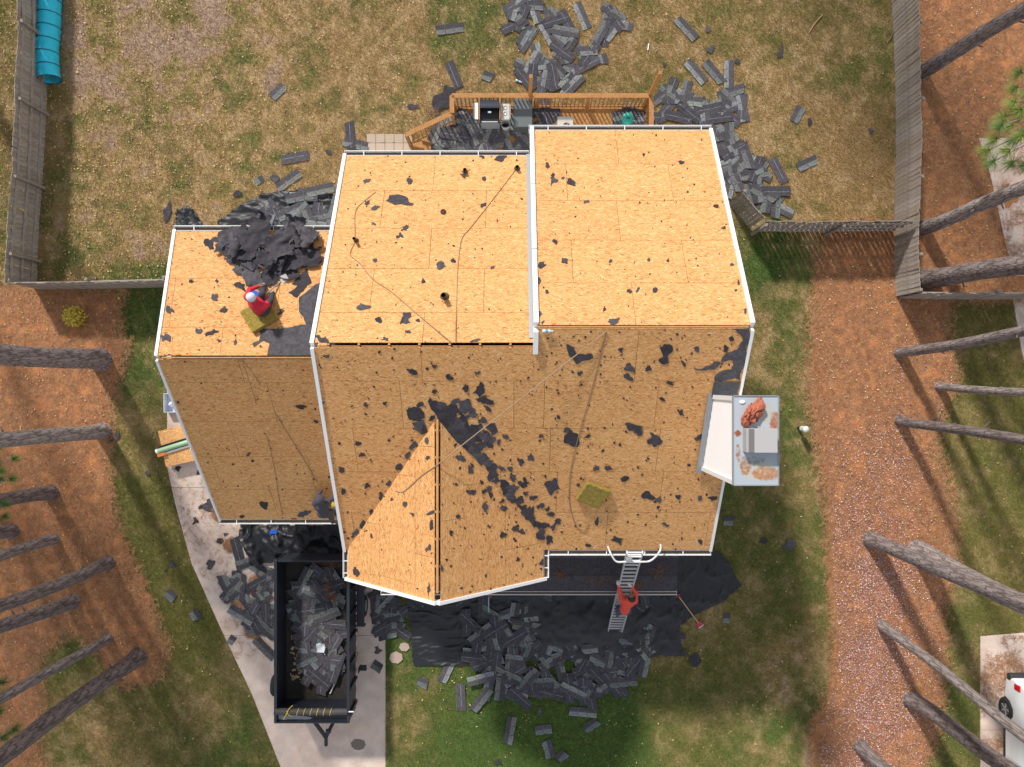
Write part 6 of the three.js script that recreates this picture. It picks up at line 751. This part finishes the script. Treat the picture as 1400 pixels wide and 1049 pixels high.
// ---------------------------------------------------------------- white car, partly in view
{
  const t = thing('white_car', 'white car with silver wheels parked on the stained concrete pad', 'car', V(16.86, 0.03, 9.45)); const wp = mat([0.78, 0.79, 0.8], { roughness: 0.25 }); const w = 0.92;
  const prof = [[0.05, 0.42], [0.02, 0.75], [0.1, 1.0], [0.3, 1.62], [0.55, 1.7], [2.6, 1.68], [3.3, 1.08], [4.55, 0.95], [4.75, 0.7], [4.72, 0.32], [4.3, 0.3], [4.22, 0.55], [4.0, 0.72], [3.72, 0.72], [3.5, 0.55], [3.42, 0.3], [1.45, 0.3], [1.38, 0.55], [1.18, 0.72], [0.92, 0.72], [0.7, 0.55], [0.62, 0.32]];
  const sh = new THREE.Shape(prof.map(p => new THREE.Vector2(...p))), g = new THREE.ExtrudeGeometry(sh, { depth: 2 * w - 0.16, bevelEnabled: true, bevelSize: 0.07, bevelThickness: 0.08, bevelSegments: 4, steps: 8 }); g.rotateY(-Math.PI / 2).translate(w - 0.08, 0, 0);
  const q = g.attributes.position; for (let i = 0; i < q.count; i++) { const y = q.getY(i); if (y > 1) q.setX(i, q.getX(i) * (1 - 0.17 * (y - 1))); } g.computeVertexNormals();
  obj('body', planarUV(toCreasedNormals(g, 0.6)), wp, t); const glass = mat([0.02, 0.025, 0.03], { roughness: 0.08 });
  for (const s of [-1, 1]) { obj('side_window', [slab([[0.45, 1.1], [0.5, 1.52], [1.35, 1.54], [1.35, 1.08]], V(s * (w - 0.045), 0, 0), Z1, Y1, V(s, 0, 0), 0.03), slab([[1.42, 1.08], [1.42, 1.54], [2.55, 1.52], [3.0, 1.08]], V(s * (w - 0.045), 0, 0), Z1, Y1, V(s, 0, 0), 0.03)], glass, t);
    const l = obj('tail_light', rb(0.16, 0.3, 0.22, 0.05, s * (w - 0.06), 0.9, 0.16), mat([0.55, 0.01, 0.02], { roughness: 0.2 }), t);
    obj('door_seam', [bx(0.008, 0.7, 0.01, s * (w + 0.001), 0.75, 1.5), bx(0.008, 0.7, 0.01, s * (w + 0.001), 0.75, 2.55)], dullMetal, t); obj('sill', rb(0.06, 0.1, 1.9, 0.02, s * (w - 0.02), 0.31, 2.43), black, t);
    for (const z of [1.05, 3.86]) { const wh = obj('wheel', planarUV(new THREE.TorusGeometry(0.25, 0.115, 16, 36).rotateY(Math.PI / 2)).translate(s * (w - 0.07), 0.36, z), rubber, t); obj('rim', [planarUV(new THREE.CylinderGeometry(0.2, 0.2, 0.12, 30).rotateZ(Math.PI / 2)).translate(s * (w - 0.04), 0.36, z)], mat([0.1, 0.1, 0.11], { roughness: 0.5 }), wh); for (let k = 0; k < 5; k++) { const f = rb(0.03, 0.18, 0.05, 0.01, 0, 0.1, 0); f.rotateX(k * 1.2566); obj('spoke', f.translate(s * (w + 0.025), 0.36, z), metal, wh); } } }
  obj('rear_bumper', rb(1.86, 0.22, 0.24, 0.06, 0, 0.5, -0.03), mat([0.03, 0.03, 0.035], { roughness: 0.6 }), t); obj('rear_window', slab([[-0.72, 1.08], [0.72, 1.08], [0.64, 1.52], [-0.64, 1.52]], V(0, -0.18, 0.05), X1, V(0, 0.95, 0.32).normalize(), V(0, 0.3, -1).normalize(), 0.02), glass, t);
}

// ---------------------------------------------------------------- small things
{
  const l = P(1096, 586, 0.3), t = thing('garden_light', 'striped black and white garden post light on side lawn', 'light', V(l.x, 0, l.z)); const wm = mat([0.7, 0.7, 0.68], { roughness: 0.35 }); obj('post', cy(0.04, 0.045, 0.34, 0, 0.17, 0), black, t); for (let k = 0; k < 4; k++) { obj('band', cy(0.085, 0.085, 0.045, 0, 0.36 + k * 0.075, 0, 22), wm, t); obj('band', cy(0.075, 0.075, 0.03, 0, 0.398 + k * 0.075, 0, 22), black, t); } obj('cap', planarUV(new THREE.LatheGeometry([[0.001, 0.06], [0.06, 0.045], [0.1, 0], [0.1, -0.015], [0.001, -0.015]].map(q => new THREE.Vector2(...q)), 24)).translate(0, 0.66, 0), wm, t);
  // OSB sheets, wrapped trim and a tub by the garage wing
  const a = P(240, 606, 0.45); const st = thing('osb_stack', 'stack of new osb sheets beside the garage wing', 'stack', V(a.x + 0.35, 0, a.z)); st.rotation.y = 0.22; for (let k = 0; k < 9; k++) obj('osb_panel', bx(2.0, 0.014, 1.17, 0.15 + hash(k, 1) * 0.03, 0.28 + k * 0.0155, hash(k, 2) * 0.03), OSB[k % 3], st); for (const s of [-0.6, 0.6]) obj('sleeper', bx(0.09, 0.25, 1.1, s, 0.145, 0), lumber, st);
  const b = thing('wrapped_trim', 'green wrapped roll with orange end on osb stack', 'roll', V(a.x + 0.35, 0.42, a.z)); b.rotation.y = 0.3; obj('green_roll', planarUV(new THREE.CylinderGeometry(0.075, 0.075, 2.0, 20).rotateZ(Math.PI / 2)).translate(0.05, 0.08, -0.02), mat([0.32, 0.52, 0.33], { roughness: 0.4 }), b); obj('end_cap', planarUV(new THREE.CylinderGeometry(0.08, 0.08, 0.07, 20).rotateZ(Math.PI / 2)).translate(-0.95, 0.08, -0.02), trim, b); obj('orange_box', rb(0.26, 0.1, 0.1, 0.01, -0.86, 0.055, 0.12), mat([0.75, 0.2, 0.03], { roughness: 0.6 }), b); obj('white_strip', rb(1.9, 0.05, 0.06, 0.01, 0.05, 0.03, 0.11), trim, b); obj('black_strip', rb(1.9, 0.05, 0.05, 0.01, 0.05, 0.03, -0.14), black, b);
  const c = P(233, 551, 0.3), tb = thing('clear_tub', 'clear plastic tub holding a white jug under the rake', 'tub', V(c.x, 0.02, c.z)); const cl = mat([0.62, 0.65, 0.75], { roughness: 0.3 }); obj('tub_wall', [bx(0.42, 0.3, 0.015, 0, 0.15, -0.3), bx(0.42, 0.3, 0.015, 0, 0.15, 0.3), bx(0.015, 0.3, 0.6, -0.21, 0.15, 0), bx(0.015, 0.3, 0.6, 0.21, 0.15, 0), bx(0.42, 0.015, 0.6, 0, 0.01, 0)], cl, tb); obj('jug', planarUV(new THREE.LatheGeometry([[0.001, 0], [0.09, 0], [0.095, 0.2], [0.04, 0.29], [0.035, 0.34], [0.001, 0.34]].map(q => new THREE.Vector2(...q)), 20)).translate(0, 0.02, 0.05), mat([0.75, 0.78, 0.85], { roughness: 0.35 }), tb);
  // bottles
  const bottle = (p, dir, label) => { const t = thing('water_bottle', label, 'bottle', p); t.quaternion.setFromUnitVectors(Y1, dir.normalize()); obj('body', planarUV(new THREE.LatheGeometry([[0.001, 0], [0.032, 0], [0.034, 0.05], [0.031, 0.09], [0.034, 0.14], [0.014, 0.19], [0.012, 0.2]].map(q => new THREE.Vector2(...q)), 18)).translate(0, -0.1, 0), mat([0.65, 0.72, 0.78], { roughness: 0.15 }), t); obj('label_band', cy(0.0345, 0.0345, 0.05, 0, -0.01, 0, 18), mat([0.05, 0.35, 0.65], { roughness: 0.4 }), t); obj('cap', cy(0.015, 0.015, 0.018, 0, 0.105, 0, 14), trim, t); };
  const rp = hitPlane(748, 453, FR).add(V(0, 0.06, 0)); bottle(rp, V(1, 0, 0), 'water bottle lying at the ridge slot'); bottle(P(709, 111, 0.06), V(1, 0, 0.4), 'water bottle lying on grass beside the deck heap');
  // sticks, shovel, hammer, trim offcut
  tag(obj('stick', tube([P(1106, 45, 0.04), P(1115, 31, 0.05), P(1125, 20, 0.05)], 0.018, 16, 7), mat([0.42, 0.26, 0.15], { roughness: 0.9 })), 'bare fallen stick on grass near the board fence', 'stick');
  tag(obj('stick', tube([P(1212, 60, 0.04), P(1219, 50, 0.05), P(1222, 38, 0.04)], 0.014, 16, 7), mat([0.2, 0.14, 0.1], { roughness: 0.9 })), 'dark twig against the foot of the board fence', 'stick');
  tag(obj('trim_offcut', rb(0.035, 0.01, 0.22, 0.003).rotateY(-0.15).translate(P(886, 65).x, 0.05, P(886, 65).z), trim), 'small white offcut on lawn beyond the deck', 'offcut');
  const sh = thing('red_shovel', 'wooden shaft shovel with red grip and blade on lawn edge', 'shovel'), A = P(929, 817, 0.3), B = P(955, 852, 0.08); obj('shaft', rod(A, B, 0.018), mat([0.5, 0.33, 0.16], { roughness: 0.6 }), sh); const red = mat([0.45, 0.03, 0.05], { roughness: 0.4 }), dd = B.clone().sub(A).normalize(), sd = V(-dd.z, 0, dd.x); obj('grip', [rod(A.clone().addScaledVector(sd, -0.06).addScaledVector(dd, -0.1), A.clone().addScaledVector(sd, 0.06).addScaledVector(dd, -0.1), 0.016), rod(A, A.clone().addScaledVector(sd, -0.06).addScaledVector(dd, -0.1), 0.013), rod(A, A.clone().addScaledVector(sd, 0.06).addScaledVector(dd, -0.1), 0.013)], red, sh); const bg = rb(0.2, 0.012, 0.16, 0.004); bg.rotateY(Math.atan2(dd.x, dd.z)); const bp = B.clone().addScaledVector(dd, 0.06); obj('blade', bg.translate(bp.x, 0.07, bp.z), red, sh); const eg = rb(0.2, 0.014, 0.035, 0.004); eg.rotateY(Math.atan2(dd.x, dd.z)); const ep = B.clone().addScaledVector(dd, 0.15); obj('blade_edge', eg.translate(ep.x, 0.068, ep.z), metal, sh);
  const hm = thing('hatchet', 'small blue handled hatchet on the front tarp', 'hatchet'), ha = P(668, 817, 0.35), hb = P(668, 835, 0.33); obj('handle', rod(ha, hb, 0.02), mat([0.25, 0.45, 0.6], { roughness: 0.5 }), hm); obj('head', rb(0.12, 0.04, 0.07, 0.01).translate(ha.x + 0.04, ha.y, ha.z - 0.03), mat([0.3, 0.05, 0.05], { roughness: 0.4 }), hm); obj('pommel', planarUV(new THREE.SphereGeometry(0.03, 12, 8)).translate(hb.x, hb.y, hb.z + 0.03), mat([0.45, 0.36, 0.2]), hm);
  const bl = P(373, 728, 0.5); tag(obj('blue_wrapper', sheet(V(bl.x, 0.46, bl.z), X1, Z1, Y1, 0.24, 0.12, { amp: 0.1, seed: 45, n: 16, rag: 0.1 }), mat([0.01, 0.1, 0.6], { roughness: 0.35, side: THREE.DoubleSide })), 'bright blue wrapper on the heap behind the trailer', 'wrapper');
  // gate post caps, down pipe and back corner boards are left to the fences
  seed = 431; const bw = P(470, 146); const br = []; for (let k = 0; k < 60; k++) { const p = P(593 + rr(-7, 7), 153 + rr(-6, 6)), a = rr(0, 6.28); br.push(rod(V(p.x, rr(0.01, 0.12), p.z), V(p.x + Math.cos(a) * 0.14, rr(0.02, 0.22), p.z + Math.sin(a) * 0.14), 0.005, 0.002, 5)); }
  tag(obj('dry_shrub', br, mat([0.28, 0.18, 0.15], { roughness: 0.9 })), 'small leafless shrub outside the deck step railing', 'shrub');
}
renderer.render(scene, camera);
